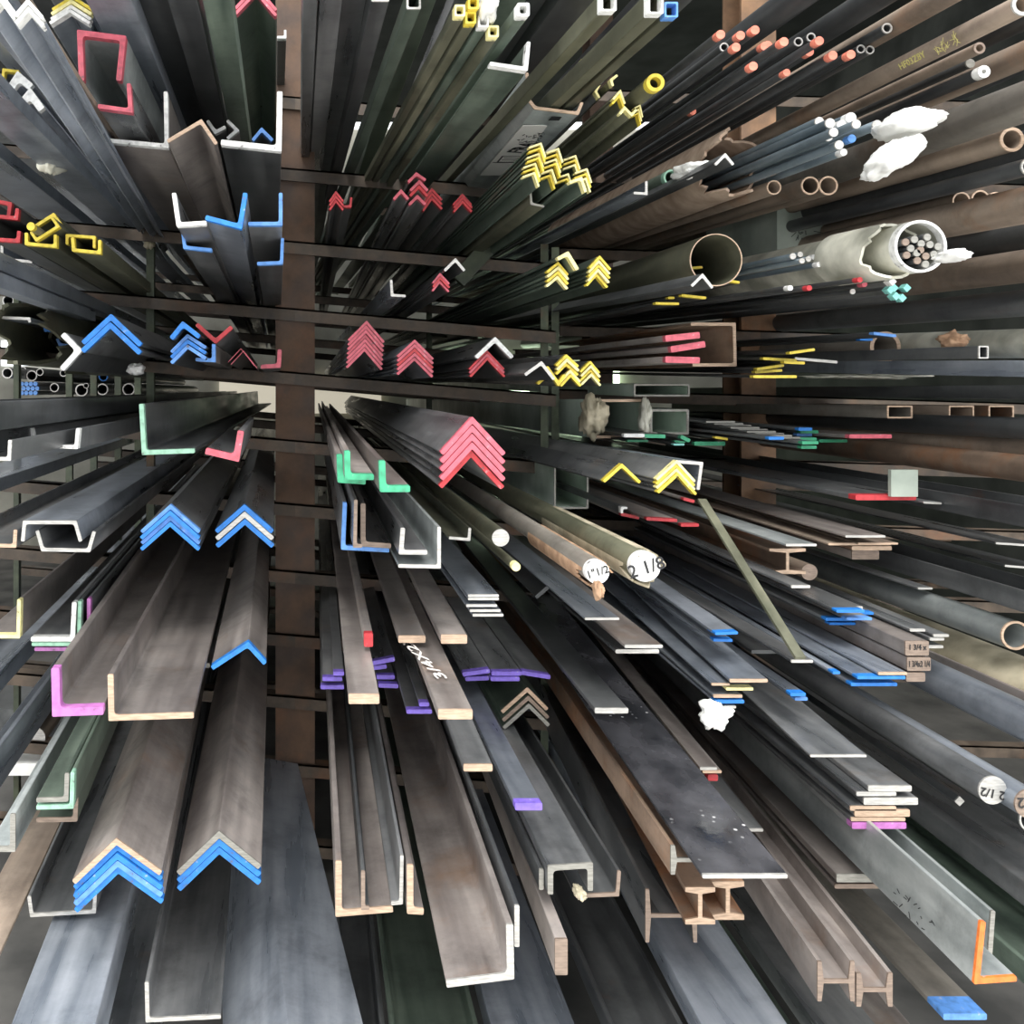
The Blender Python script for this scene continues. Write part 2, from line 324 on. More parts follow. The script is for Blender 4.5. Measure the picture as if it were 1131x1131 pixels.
def marks(parent, wp, tx, tz, w_, h, n, mat, seed, name='faint_marks', lens=(.1, .5)):
    """small worn strokes on a surface"""
    R = random.Random(seed); tx, tz = Vector(tx).normalized(), Vector(tz).normalized(); ty = tz.cross(tx).normalized()
    vs, fs = [], []
    for i in range(n):
        c = tx*R.uniform(-w_/2, w_/2)+ty*R.uniform(-h/2, h/2); a = R.uniform(-.8, 1.9); l = h*R.uniform(*lens)/2
        u = (tx*math.cos(a)+ty*math.sin(a))*l; v = tz.cross(u).normalized()*h*.02
        q = len(vs); vs += [tuple(c-u-v), tuple(c+u-v), tuple(c+u+v), tuple(c-u+v)]; vs += [tuple(Vector(p)-tz*.0006) for p in vs[q:q+4]]
        fs += [(q, q+1, q+2, q+3), (q+4, q+7, q+6, q+5), (q, q+4, q+5, q+1), (q+1, q+5, q+6, q+2), (q+2, q+6, q+7, q+3), (q+3, q+7, q+4, q)]
    return mesh_obj(name, vs, fs, mat, parent, Vector(wp)-parent.location)
def crumple(name, x, y, w_, h, d, mat, label, cat, depthm=.08, seed=0, rough=.35, parent=None):
    import bmesh
    from mathutils import noise
    b = bmesh.new(); bmesh.ops.create_icosphere(b, subdivisions=4, radius=1)
    for v in b.verts:
        k = v.co.copy(); nn = noise.noise(k*1.6+Vector((seed*3.1, 0, 0)))+.6*abs(noise.noise(k*4+Vector((0, seed, 2))))-.3*abs(noise.noise(k*9+Vector((seed, 4, 2))))
        v.co = k*(1+rough*nn-rough*.5*abs(noise.noise(k*5.5+Vector((9, seed, 1)))))
        v.co.x *= w_/2*d/F; v.co.z *= h/2*d/F; v.co.y *= depthm
    for f in b.faces: f.smooth = True
    me = bpy.data.meshes.new(name); b.to_mesh(me); b.free(); me.materials.append(M[mat])
    o = bpy.data.objects.new(name, me); COL.objects.link(o); o.location = P3(x, y, d)
    if parent: o.location = P3(x, y, d)-parent.location; o.parent = parent; return o
    return tag(o, label, cat)
def box(name, x0, x1, y0, y1, z0, z1, mat, parent=None, loc=None, skew=0):
    """skew tilts the box along x (drop per metre)"""
    vs = [(x, y, z-skew*x) for x in (x0, x1) for y in (y0, y1) for z in (z0, z1)]
    fs = [(0, 1, 3, 2), (4, 6, 7, 5), (0, 4, 5, 1), (2, 3, 7, 6), (0, 2, 6, 4), (1, 5, 7, 3)]
    o = mesh_obj(name, vs, fs, mat, parent, loc); fixn(o); return o
def boxes(name, lst, mat, parent=None):
    vs, fs = [], []
    for (x0, x1, y0, y1, z0, z1) in lst:
        o = len(vs); vs += [(x, y, z) for x in (x0, x1) for y in (y0, y1) for z in (z0, z1)]
        fs += [tuple(o+i for i in f) for f in ((0, 1, 3, 2), (4, 6, 7, 5), (0, 4, 5, 1), (2, 3, 7, 6), (0, 2, 6, 4), (1, 5, 7, 3))]
    o = mesh_obj(name, vs, fs, mat, parent); fixn(o); return o

# ---------------------------------------------------------------- the building
FLOOR = -1.62
M['concrete'] = plain('worn_concrete', srgb(60, 60, 58), srgb(104, 102, 98), 3, .9, 0, .2)
M['roofm'] = plain('dark_roof_sheet', srgb(38, 40, 40), srgb(62, 64, 64), 4, .8)
M['wallm'] = plain('cream_wall', srgb(150, 148, 136), srgb(196, 194, 180), 2, .85, 0, .1)
M['gwall'] = plain('grey_block_wall', srgb(52, 54, 52), srgb(84, 86, 82), 3, .9, 0, .2)
def struct(o): o['kind'] = 'structure'; return o
struct(box('floor', -6, 6, 1.9, 9.2, FLOOR-.1, FLOOR, 'concrete'))
M['yard'] = plain('bright_yard_concrete', srgb(214, 212, 206), srgb(232, 230, 226), 3, .9, 0, .2)
struct(box('floor_yard', -8, 8, -8, 1.9, FLOOR-.1, FLOOR, 'yard'))
struct(box('wall_back', -6, 6, 9.0, 9.2, FLOOR, 2.6, 'wallm'))
struct(box('wall_left', -4.2, -4.0, 3.0, 9.0, FLOOR, .5, 'gwall'))
struct(boxes('wall_right', [(4.4, 4.6, 1.8, 9.0, FLOOR, 1.92), (4.4, 4.6, 1.8, 9.0, 1.97, 2.6)], 'gwall'))
struct(box('ceiling', -4.2, 4.6, 2.8, 8.75, 2.6, 2.7, 'roofm'))

def pane(name, x0, x1, z0, z1, col, strength):
    m, t, p = base(name+'_daylight'); p.inputs['Base Color'].default_value = col; p.inputs['Emission Color'].default_value = col; p.inputs['Emission Strength'].default_value = strength
    M[name] = m; struct(box(name, x0, x1, 8.93, 8.99, z0, z1, name))
pane('window_1', 1.5, 3.2, -.16, .26, srgb(206, 232, 196), 4.5)      # greenish translucent sheet in the back wall
pane('wall_glow', -.75, .85, -.22, .14, srgb(214, 206, 186), .5)       # added glowing sheet standing in for the lit cream back wall
pane('window_3', -2.9, -1.5, .25, .5, srgb(225, 230, 235), 2.0)
# ---------------------------------------------------------------- the racks
def rack_post(y, label, x=0.0, w_=.13, zs=Z0, s=S1, left=True, right=1.0, leftlen=1.6, first=True, armmat='arm', pmat='post', zt=2.55, zb=FLOOR, sides=True):
    e = bpy.data.objects.new('storage_rack_upright', None); COL.objects.link(e); e.location = (x, y, zb)
    tag(e, label, 'rack', 'rack uprights')
    H = zt-zb
    o = boxes('column', [(-w_/2, w_/2, 0, .012, 0, H), (-w_/2, w_/2, .14, .152, 0, H), (-.006, .006, .012, .14, 0, H)], pmat, e)
    for z in zs:
        if z < FLOOR+.1: continue
        for sg, ln in ((-1, leftlen), (1, right)):
            if ln <= 0: continue
            zz = z-zb-s*x
            # an angle bracket running out to the side: a standing leg and a lying leg
            a0, a1 = (0, ln) if sg > 0 else (-ln, 0)
            vs, fs = [], []
            for (ya, yb, za, zb_) in ((-.012, -.005, -.042, 0), (-.012, .04, -.006, 0)):
                q = len(vs); vs += [(xx, yy, zc-s*xx+zz) for xx in (a0, a1) for yy in (ya, yb) for zc in (za, zb_)]
                fs += [tuple(q+i for i in f) for f in ((0, 1, 3, 2), (4, 6, 7, 5), (0, 4, 5, 1), (2, 3, 7, 6), (0, 2, 6, 4), (1, 5, 7, 3))]
            a = mesh_obj('bracket_arm', vs, fs, armmat, e); fixn(a)
    return e
M['arm'] = steel('dark_bracket_steel', srgb(66, 58, 50), srgb(98, 86, 74), srgb(110, 78, 56), .12, metal=.2, rough=(.5, .75))
M['thin'] = steel('dull_green_post_steel', srgb(66, 74, 60), srgb(100, 108, 88), RUST, .1, metal=.2, rough=(.5, .7))
M['post2'] = steel('orange_rust_column_steel', srgb(100, 78, 60), srgb(136, 106, 80), srgb(134, 88, 54), .15, metal=.1, rough=(.6, .85), sx=5, sy=5)
rack_post(PD, 'front rusty column with sloping bracket arms between the left and right bars', right=.86, leftlen=1.15)
rack_post(4.6, 'second rusty column standing right behind the front column', right=1.25, leftlen=1.4)
rack_post(6.2, 'rearmost rusty column standing behind the second column', right=1.25, leftlen=1.4)
X2 = (838-CX)/F*PD2
rack_post(PD2, 'front rusty column with bracket arms in the right hand rack', X2, .13, Z2, S2, right=2.0, leftlen=.75, pmat='post2')
rack_post(5.2, 'rear rusty column in the right hand rack', X2+.02, .13, Z2, S2, right=2.0, leftlen=.5)
M['thin0'] = steel('dull_green_post_steel', srgb(52, 60, 48), srgb(84, 92, 74), RUST, .1, metal=.2, rough=(.5, .7))
def thin_post(xpx, y, ztop, zbot, label, w_=.026):
    x = (xpx-CX)/F*y
    o = boxes('thin_rack_post', [(x-w_/2, x+w_/2, y-.004, y, zbot, ztop), (x+w_/2-.004, x+w_/2, y, y+.026, zbot, ztop)], 'thin')
    return tag(o, label, 'rack post')
thin_post(166, PD+.06, Z0[2]+.02, FLOOR, 'thin green post at the left end of the left arms')
thin_post(601, PD+.05, Z0[2], FLOOR, 'thin green post at the right arm ends, left one of the pair')
thin_post(613, PD+.12, Z0[2], FLOOR, 'thin green post at the right arm ends, right one of the pair')
thin_post(474, 4.7, Z0[2]*1.2, FLOOR, 'thin green post behind the red ended angle stacks', .03)
thin_post(18, 3.1, .42, FLOOR, 'thin grey post at the far left edge', .018)
# ================================================================ LEFT OF THE COLUMN, BELOW EYE LEVEL
# level 5 and the long bars of the far left
U([(156, 446), (159, 500), (215, 498)], 5, 'g2', 'tall legged dark angle on the upper left arm', k=5, aim=(330, 427), mat='dark')
L([(227, 498), (261, 506), (266, 476)], 7, 'p', 'angle tilted between tall green leg and the column', k=5, mat='mill')
U([(33, 473), (37, 492), (84, 494), (86, 473)], 4, 'w', 'upturned channel in the left upper row', k=5, mat='mill', aim=(330, 428))
U([(-34, 480), (-32, 506), (10, 507), (11, 486)], 4, 's', 'upturned channel cut by the left photo edge', k=5, mat='mill', aim=(330, 428))
U([(-80, 444), (-80, 474), (-20, 476), (-19, 444)], 4, 's', 'long dark channel above the white ended upturned channel', k=5, d=1.5, mat='dark', aim=(330, 429))
U([(25, 598), (27, 577), (83, 577), (89, 598)], 4, 's', 'downturned channel lying over another channel at left', k=5.9, mat='blue', aim=(315, 425))
U([(41, 586), (47, 607), (98, 608), (104, 587)], 4, 's', 'upturned channel under the downturned one at left', k=6, mat='mill', aim=(315, 425))
U([(-40, 585), (-38, 602), (16, 603), (17, 585)], 4, 't', 'upturned channel at the left edge beside the stacked channels', k=6, mat='mill', aim=(312, 425))
U([(-120, 560), (-120, 545), (-50, 545), (-48, 560)], 4, 's', 'long grey channel running off the left edge', k=5.8, mat='blue', aim=(315, 428))
L([(-20, 703), (20, 703), (21, 662)], 4, 'yw', 'tall thin angle at the left edge', k=7, mat='warm', aim=(300, 430))
L([(34, 706), (80, 706), (82, 665)], 5, 'w', 'angle, first inside a group of three backed angles', k=7, mat='mill', aim=(300, 425))
L([(35, 711.5), (87, 711.5), (88, 664)], 4, 'g2', 'angle, second of three backed angles at left', k=7.05, mat='dark', aim=(300, 425))
L([(38, 717), (98, 717), (98, 661)], 4, 'm', 'angle, outermost of three backed angles at left', k=7.1, mat='mill', aim=(300, 425))
ANG(188, 560, 32, (28, 28), 5.5, ['b2', 'b', 'b2', 'b'], 'angle in the left middle nest beside its twin', n=4, p=(0, 6.3), k=6, mat='mill')
ANG(270, 560, 31, (27, 27), 6, ['b', 's', 'b'], 'angle in the middle nest touching the column', n=3, p=(.3, 8), k=6, mat='mill')
ANG(274, 712, (40, 19), (26, 21), 5, 'b', 'single angle below the middle nest by the column', k=7, mat='warm', aim=(302, 430))
L([(61, 738), (62, 787), (114, 785)], 9, 'm', 'thick angle beside the tan ended one', k=7, mat='warm', aim=(285, 425))
L([(122, 745), (123, 793), (214, 790)], 6.5, 't', 'wide angle in the left middle row', k=7.02, mat='warm', aim=(300, 428))
L([(-14, 938), (14, 938), (14, 899)], 6, 'gcut', 'grey box like angle at the lower left edge', k=8.5, mat='galv', aim=(285, 428))
L([(40, 884), (73, 883), (74, 854)], 5, 'gcut', 'small angle lying inside a green one, lower left', k=8, mat='green', aim=(285, 425))
L([(40, 892), (79, 891), (80, 853)], 4.5, 'green' if 0 else 'g2', 'angle nested under the small grey one, lower left', k=8.1, mat='green', aim=(285, 425))
L([(40, 906), (83, 905), (84, 876)], 5, 'bcut', 'lowest angle of the small lower left group', k=8.4, mat='green', aim=(285, 425))
ANG(129, 928, (47, 49), (45, 35), 8, ['t', 'b', 'b', 'b2', 'b'], 'angle in the lower left nest of five', n=5, p=(.3, 8.6), k=9, mat='warm', aim=(290, 425))
ANG(242, 921, 45, (43, 36), 7.5, ['gcut', 'b', 'b'], 'angle in the lower nest beside the column', n=3, p=(0, 9.6), k=9, mat='warm', aim=(305, 428))
U([(32, 990), (35, 1011), (104, 1007), (105, 985)], 4, 's', 'upturned channel under the lower left nest', k=9.6, mat='mill', aim=(285, 428))
L([(162, 1085), (163, 1127), (244, 1123)], 4.5, 's', 'angle at the bottom under the right blue nest', k=10, mat='mill', aim=(293, 428))
U([(-10, 1240), (-8, 1195), (88, 1190), (92, 1235)], 7, 's', 'wide downturned channel leaving the bottom left', k=10, mat='blue', aim=(287, 428))
ANG(320, 1140, (70, 86), (60, 16), 8, 's', 'very wide rusty angle leaving the bottom by the column', k=10.2, mat='blue', aim=(225, 430))
L([(-80, 1180), (-80, 1120), (-30, 1120)], 5, 't', 'rust edged angle leaving the bottom left corner', k=10, mat='rust', aim=(290, 425))
U([(100, 1230), (102, 1200), (160, 1200), (162, 1230)], 5, 's', 'mid grey channel low between the bottom bars', k=10.9, mat='mill', aim=(290, 428))
U([(-120, 790), (-118, 815), (-50, 815), (-48, 790)], 6, 's', 'bluish channel sweeping in from the left edge', k=8, mat='blue', aim=(300, 425))
L([(-70, 900), (-24, 900), (-22, 850)], 6, 's', 'bluish angle sweeping in low from the left edge', k=8.6, mat='blue', aim=(295, 425))
L([(180, 700), (181, 735), (232, 735)], 5, 'gcut', 'dim angle behind the single blue ended angle', k=8, mat='dark')
U([(110, 640), (111, 665), (170, 665), (171, 640)], 4, 'gcut', 'dim channel beneath the left middle nest', k=7.6, mat='dark')

# ================================================================ LEFT, ABOVE EYE LEVEL
ANG(122, 350, (31, 33), (29, 31), 7, ['b', 'b'], 'big angle on the eye level left arm', n=2, p=(-.5, 9), d=2.05, mat='mill', aim=(303, 425))
L([(69, 369), (87, 387), (68, 408)], 6, 'w', 'angle lying on its side left of the big blue pair', k=4, d=2.2, mat='mill', aim=(303, 425))
ANG(202, 358, (13, 18), (16, 14), 5, 'b', 'small angle resting on top of a nest of three', k=3.8, d=2.06, mat='dark')
ANG(207, 371, (18, 20), (18, 13), 4.5, ['b2', 'b', 'b2'], 'small angle in the eye level left nest', n=3, p=(.2, 6), k=4, d=2.1, mat='dark')
L([(216, 397), (236, 398), (236, 380)], 4, 'b2', 'little angle right of the small blue nest', k=4, d=2.15)
L([(217, 358), (238, 377), (256, 361)], 4.5, 'r', 'V lying angle leaning above the pale pink pair', d=2.2, mat='mill')
ANG(266, 385, (14, 15), (15, 19), 4, ['p', 'p'], 'narrow angle just left of the column', n=2, p=(3, 2.6), d=2.3, mat='mill')
L([(288, 405), (308, 404), (309, 386)], 4.5, 'p', 'angle tucked against the column at eye level', d=2.5, mat='mill')
U([(49, 359), (50, 365), (72, 364), (72, 358)], 3, 'b', 'small channel inside the olive pipe at left', d=2.7)
L([(63, 374), (66, 381), (80, 381)], 3, 'b2', 'thin angle behind the white sideways angle', d=2.8)
PIPE(30, 368, 36, 32, 'k', 'large torn olive tube at the left edge', d=2.5, mat='olive', jagamt=.1, aim=(303, 425))
PIPE(95, 380, 34, 30.5, 'k', 'torn olive tube behind the big blue pair', d=2.85, mat='olive', jagamt=.12, aim=(303, 425))
U([(-15, 350), (32, 352), (33, 356)], 3, 's', 'light channel resting inside the large olive tube', d=2.45, mat='blue', aim=(300, 425))
# level 3
L([(192, 213), (197, 248), (228, 246)], 4.5, 'w', 'angle with legs up left of the blue tilted one', k=3, d=1.75, mat='mill', aim=(303, 425))
L([(227, 240), (265, 250), (271, 213)], 5, 'b', 'tilted angle in the upper left row', k=3, d=1.7, mat='blue', aim=(303, 425))
L([(274, 247), (310, 247), (310, 213)], 4, 'b2', 'angle standing beside the column, upper of its pair', k=3, d=1.8, mat='mill', aim=(306, 425))
L([(202, 258), (204, 273), (234, 276)], 3.5, 'b2', 'angle lying beneath the white angle', k=3, mat='dark', aim=(303, 425))
L([(284, 291), (311, 290), (312, 263)], 3.5, 'b2', 'angle standing beside the column, lower of its pair', k=3, mat='dark', aim=(306, 425))
# level 2
L([(183, 101), (184, 161), (118, 155)], 4.5, 'w', 'big angle hanging over the upper left arm', k=2, mat='warm', aim=(303, 418))
ANG(222, 134, (37, 17), (22, 25), 4, 't', 'turned over angle beside the big white angle', k=2, mat='warm', aim=(300, 420))
L([(309, 101), (308, 164), (244, 157)], 6, 'w', 'big angle against the column with a blue smear', k=2, mat='dark', aim=(303, 420))
L([(229, 133), (238, 146), (249, 140)], 3.5, 'w', 'tiny angle, left one of a pair above tan angle', d=2.4)
L([(251, 133), (262, 144), (251, 153)], 3.5, 'w', 'tiny angle, right one of a pair above tan angle', d=2.4)
ANG(289, 143, (10, 12), (12, 12), 3.5, 'b2', 'tiny angle standing on the big white angle', d=2.0)
L([(306, 41), (315, 41), (315, 33)], 2.5, 'w', 'tiny angle poking out at the top of the column', d=2.6)
U([(90, 89), (88, 36), (136, 42), (131, 89)], 6, 'p', 'downturned deep channel at the upper left', k=1.55, mat='galv', aim=(318, 425))
U([(108, 117), (144, 122), (142, 92)], 4.5, 'p', 'angle closing the deep channel from below', d=1.8, mat='mill', aim=(318, 425))
L([(-5, 222), (11, 225), (9, 241)], 4, 'r', 'channel at the left edge, topmost of the red ones', d=2.2, kind='channel')
U([(-10, 258), (-10, 238), (18, 241), (19, 230)], 4, 'r', 'channel at the left edge, middle of the red ones', d=2.25, mat='dark')
U([(-10, 244), (-8, 264), (20, 266), (21, 255)], 4, 'r', 'channel at the left edge, lowest of the red ones', d=2.3, mat='dark')
U([(34, 253), (59, 237), (67, 248)], 3.5, 'y', 'tilted channel closing the top of its neighbour', d=2.12, mat='olive')
U([(34, 256), (40, 265), (64, 250), (57, 240)], 3, 'y', 'tilted channel with a round rod in its corner', d=2.15, mat='olive')
ROD(34, 250, 4.6, 'y', 'round rod lying on the tilted yellow channel', d=2.08)
U([(29, 257), (29, 269), (61, 272), (61, 259)], 3.5, 'y', 'upturned channel under the tilted one', k=3, d=2.2, mat='olive')
U([(74, 270), (74, 260), (104, 262), (104, 274)], 3, 'y', 'downturned channel closing another, left upper row', d=2.2, mat='olive')
U([(80, 262), (81, 276), (110, 279), (110, 265)], 3.5, 'y', 'upturned channel right of the tilted yellow pair', d=2.24, mat='olive')
for i, (x0, y0) in enumerate([(-70, 300), (-35, 292), (2, 286), (40, 288)]):
    U([(x0, y0-18), (x0, y0), (x0+32, y0+3), (x0+32, y0-15)], 3, 's', ['leftmost', 'second', 'third', 'rightmost'][i]+' of four grey channels seen from below at left', d=1.7+.1*i if i < 2 else 2.5+.1*i, mat='blue', aim=(303, 425))
ANG(31, 2, (14, 16), (16, 18), 7, ['w', 'w'], 'fat painted angle at the top left corner', n=2, p=(0, 7), d=1.2, mat='blue', aim=(270, 425), back=3.6)
ANG(2, -6, 14, (16, 20), 7, ['w', 'w'], 'fat painted angle cut by the top left corner', n=2, p=(0, 7), d=1.2, mat='blue', aim=(270, 425), back=3.6)
ANG(80, -3, (22, 22), (14, 14), 5, ['y', 'yw', 'w', 'w'], 'angle of the nest above the pink deep channel', n=4, p=(-.8, 5.2), k=1, mat='blue')
ANG(20, 84, (14, 14), (22, 12), 8, 'w', 'fat angle, upper of the arrow like pair', d=2.3, mat='blue')
ANG(33, 103, (13, 13), (16, 18), 8, 'w', 'fat angle, lower of the arrow like pair', d=2.28, mat='blue')
L([(2, 94), (4, 77), (21, 79)], 3, 'y', 'thin angle above the white arrow like pair', d=2.35)
ANG(283, -14, (23, 22), (24, 26), 5, ['p', 'p'], 'angle at the top edge left of the column', n=2, p=(0, 6), k=.4, mat='green')
# long bars with their ends above the frame
for i, (x0, x1, y) in enumerate([(60, 118, -70), (122, 165, -80), (168, 205, -60), (209, 245, -75), (-70, -15, -40), (-150, -85, 10), (-230, -140, 60), (-260, -190, 130)]):
    U([(x0, y-20), (x0+2, y), (x1-2, y), (x1, y-20)], 5, 's', ['long blue grey channel above the deep pink channel', 'long channel second left of the column at top', 'long channel next but one to the top pink angle', 'long channel touching the top pink angle',
      'long channel running off the top left corner', 'long channel over the left edge, high', 'long channel over the left edge, middle', 'long channel over the left edge, low'][i], k=1 if i < 4 else 1.9, mat=['blue', 'dark', 'dark', 'green', 'blue', 'blue', 'blue', 'dark'][i], aim=(312, 420))
for i, (x0, x1, y) in enumerate([(0, 62, -95), (-110, -45, -60), (-215, -150, -10), (-330, -250, 50), (-400, -320, 130)]):
    U([(x0, y-20), (x0+2, y), (x1-2, y), (x1, y-20)], 5, 's', 'long upper channel filling the rack at left, '+['nearest the column', 'second from the column', 'middle one', 'second from the edge', 'nearest the edge'][i], k=.75, mat=['mill', 'blue', 'mill', 'warm', 'blue'][i], aim=(312, 420))
FL(-24, 8, -40, 10, 's', 'rusty plank like flat high at upper left', k=1.75, mat='rust', aim=(303, 425))
FL(-60, -36, 70, 8, 's', 'brown flat over the wrapped end at left', k=2, d=1.6, mat='brn', aim=(303, 425))

# ================================================================ RIGHT OF THE COLUMN, ABOVE EYE LEVEL
TUBE(449, -12, 465, 10, 2.2, 's', 'box tube at the top edge left of the small tubes', k=1, mat='green', aim=(300, 420))
TUBE(410, -26, 430, 1.5, 2, 's', 'wide box tube at the top edge, leftmost', k=1, mat='dark', aim=(315, 420))
for i, (x, y, c) in enumerate([(502, 5, 'yw'), (517, -3, 'y'), (514, 13, 'y'), (528, 17, 'w'), (539, 28, 'yw')]):
    TUBE(x, y, x+12, y+13, 2.2, c, ['small square tube, leftmost of five', 'small square tube, highest of five', 'small square tube, middle of five', 'small square tube, right of the middle of five', 'small square tube, lowest of five'][i], d=1.62+.012*i, mat='olive' if i != 3 else 'green', aim=(285, 415))
crumple('plastic_bag', 538, 8, 22, 34, 1.66, 'white', 'crumpled whitish plastic stuffed between the small square tubes', 'plastic wrap', .05, 3)
TUBE(571, 3, 585, 18, 3, 'w', 'square tube alone right of the small tubes', d=1.6, mat='green', aim=(290, 410))
TUBE(664, -10, 681, 12, 2, 'w', 'square tube at top, left of the blue lined pair', d=1.58, mat='olive', aim=(310, 400))
TUBE(716, -10, 733, 15, 2, 'w', 'square tube, left one of the blue lined pair', d=1.58, mat='olive', aim=(310, 400))
TUBE(734, 2, 749, 19, 2, 'b2', 'square tube, right one of the blue lined pair', d=1.6, mat='olive', aim=(310, 400))
for i, (x0, x1, y, m, kk) in enumerate([(335, 352, -30, 'mill', .9), (356, 385, -60, 'mill', .9), (388, 420, -90, 'mill', .8), (470, 500, -50, 'green', .9), (590, 630, -80, 'green', .2), (640, 690, -100, 'mill', .1), (560, 600, -140, 'mill', .0), (700, 760, -120, 'dark', .2), (800, 860, -90, 'dark', .3)]):
    U([(x0, y-22), (x0+2, y), (x1-2, y), (x1, y-22)], 4, 's', ['narrow dark channel touching the column at top', 'channel just right of the column at top', 'dark channel under the wide box tube', 'green channel left of the small square tubes', 'green channel above the lone square tube', 'dark channel above the blue lined pair',
      'highest dark channel above the small tubes', 'dark channel right of the blue lined pair', 'dark channel above the orange ended rods'][i], k=kk, mat=m, aim=(330, 405))
L([(541, 70), (581, 76), (584, 46)], 4, 'w', 'angle hanging over the big labelled channel', d=1.75, mat='green', aim=(310, 400))
big = U([(582, 80), (584, 110), (591, 119), (638, 125), (643, 113)], 3.4, 't', 'big light channel with printed shipping label', k=1, d=2.15, mat='galv', aim=(330, 425))[0]
# red group
ANG(371, 213, (7, 8), (10, 10), 3, ['r', 'r', 'r'], 'small angle, leftmost nest of the upper right row', n=3, p=(0, 4.2), k=2, d=2.5, mat='dark')
L([(378, 228), (387, 228), (388, 218)], 2.6, 'r', 'little angle right of the leftmost red nest', d=2.52)
ANG(460, 192, (9, 10), (9, 7), 3, 'p', 'small angle, highest of the red cluster', d=2.4)
ANG(443, 211, (8, 8), (9, 9), 3, 'p', 'small angle, left one of the red cluster', d=2.42)
ANG(463, 201, (10, 9), (10, 10), 3.2, ['p', 'r'], 'small angle under the highest of the cluster', n=2, p=(0, 5), d=2.44)
ANG(461, 217, (9, 9), (9, 9), 3, 'p', 'small angle, lowest of the red cluster', d=2.46)
ANG(477, 209, (10, 11), (14, 12), 3.4, ['r', 'r', 'r'], 'dark angle in the right part of the cluster', n=3, p=(0, 5), d=2.5)
ANG(511, 215, (10, 10), (11, 11), 3.2, ['r', 'r', 'r'], 'small angle in the lone nest right of the cluster', n=3, p=(0, 4), d=2.5)
# yellow nest zigzag
zz = [(597, 159, 4), (616, 165, 4), (636, 172, 3), (648, 187, 3), (591, 181, 3), (609, 188, 2), (628, 192, 2), (642, 197, 1)]
zl = ['first', 'second', 'third', 'rightmost', 'lower first', 'lower second', 'lower third', 'lower rightmost']
for (x, y, n), nm in zip(zz, zl):
    ANG(x, y, (13, 5), (4.5, 15), 3, ['yw', 'y', 'yw', 'y'], f'angle in the {nm} zigzag pile', n=n, p=(-.6, 5.2), k=2, d=2.05+.0015*(y-160), mat='green', aim=(330, 425))
L([(586, 211), (587, 225), (601, 228)], 2.4, 'gcut', 'small angle dangling below the yellow zigzag', d=2.2, mat='olive')
# small yellow pieces round 650,90
FL(640, 640.1+.1, 68, 0.1, 'yw', 'x') if 0 else None
L([(639, 85), (642, 68), (643, 84)], 2.6, 'yw', 'narrow angle above the big labelled channel', d=2.2, mat='warm', aim=(320, 410))
for i, (x, y) in enumerate([(646, 79), (651, 78), (656, 80)]):
    L([(x, y+4), (x+3, y-3), (x+6, y+8)], 2.8, 'yw', ['left', 'middle', 'right'][i]+' one of three tight small angles near the labelled channel', d=2.22+.02*i, mat='warm', aim=(320, 410))
L([(656, 82), (660, 88), (667, 89)], 2.2, 'w', 'thin angle beside the three tight small ones', d=2.25)
L([(655, 99), (661, 96), (658, 101), (662, 108)], 2.4, 'yw', 'small crooked angle left of the yellow pipe', d=2.26, kind='channel')
L([(682, 83), (675, 88), (677, 95)], 2.6, 'yw', 'small angle pointing up left of the yellow pipe', d=2.2, mat='olive')
ANG(686, 100, (8, 5), (9, 14), 2.8, ['yw', 'y'], 'angle just below left of the yellow pipe', n=2, p=(-1, 5), d=2.2, mat='olive', aim=(330, 420))
L([(685, 126), (690, 119), (698, 127), (703, 121)], 2.6, 'yw', 'crooked angle under the yellow pipe', d=2.22, mat='olive', kind='channel', aim=(330, 420))
ANG(706, 117, (6, 3), (3, 13), 2.6, ['yw', 'yw', 'y'], 'angle at the right tip of the yellow pieces', n=3, p=(-.5, 4), d=2.2, mat='olive', aim=(330, 420))
PIPE(724, 91, 10, 6, 'y', 'dirty thick walled pipe above the yellow pieces', d=2.1, mat='olive', aim=(330, 415))
# orange ended rods and thin rings, upper right
for i, (x, y) in enumerate([(796, 38), (818, 39), (834, 33), (848, 50), (866, 46), (813, 52), (845, 51), (894, 57), (905, 45), (920, 61), (940, 60), (869, 80), (832, 73), (765, 123)]):
    ROD(x, y, 5 if i not in (11, 13) else 4, 'op', 'dark round rod, '+['leftmost of the upper row', 'second of the upper row', 'highest of the left cluster', 'one of a touching pair, right', 'right of the touching pair', 'beside the left white ring', 'one of a touching pair, left', 'below the two grey rings', 'above right of the grey rings',
        'in the right group, left one', 'in the right group, right one', 'low under the grey rings', 'low under the touching pair', 'deep and lowest, near the torn tube'][i], d=2.0+.03*(i % 4)+(.5 if i == 13 else 0), mat='dark', aim=(330, 408))
for i, (x, y, r) in enumerate([(800, 52, 5), (882, 46, 5), (896, 41, 5), (980, 31, 5.8), (951, 54, 4.8), (961, 55, 4.8)]):
    PIPE(x, y, r, r*.72, 's', 'thin pipe, '+['among the left orange rods', 'left of the two between the orange rods', 'right of the two between the orange rods', 'highest at the right', 'left one of the lower pair', 'right one of the lower pair'][i], d=2.1+.02*i, mat='dark', aim=(330, 408))
ROD(958, 12, 5.5, 't', 'hexagonal looking rod near the top edge', d=2.1, n=6, mat='dark', aim=(335, 405))
pp = PIPE(1130, 5, 12, 8, 's', 'long rusty pipe carrying yellow stencilled marks', d=1.8, mat='rust', aim=(330, 410))
PIPE(1082, 53, 6.5, 4, 'bcut', 'rusty pipe under the stencilled one', d=2.0, mat='rust', aim=(330, 405))
ROD(1072, 70, 5, 'gcut', 'dull rod below the rusty pipe', d=2.1, mat='dark', aim=(335, 400))
PIPE(1087, 79, 7, 2.6, 'w', 'small thick walled pipe in the upper right', d=2.0, mat='dark', aim=(335, 400))
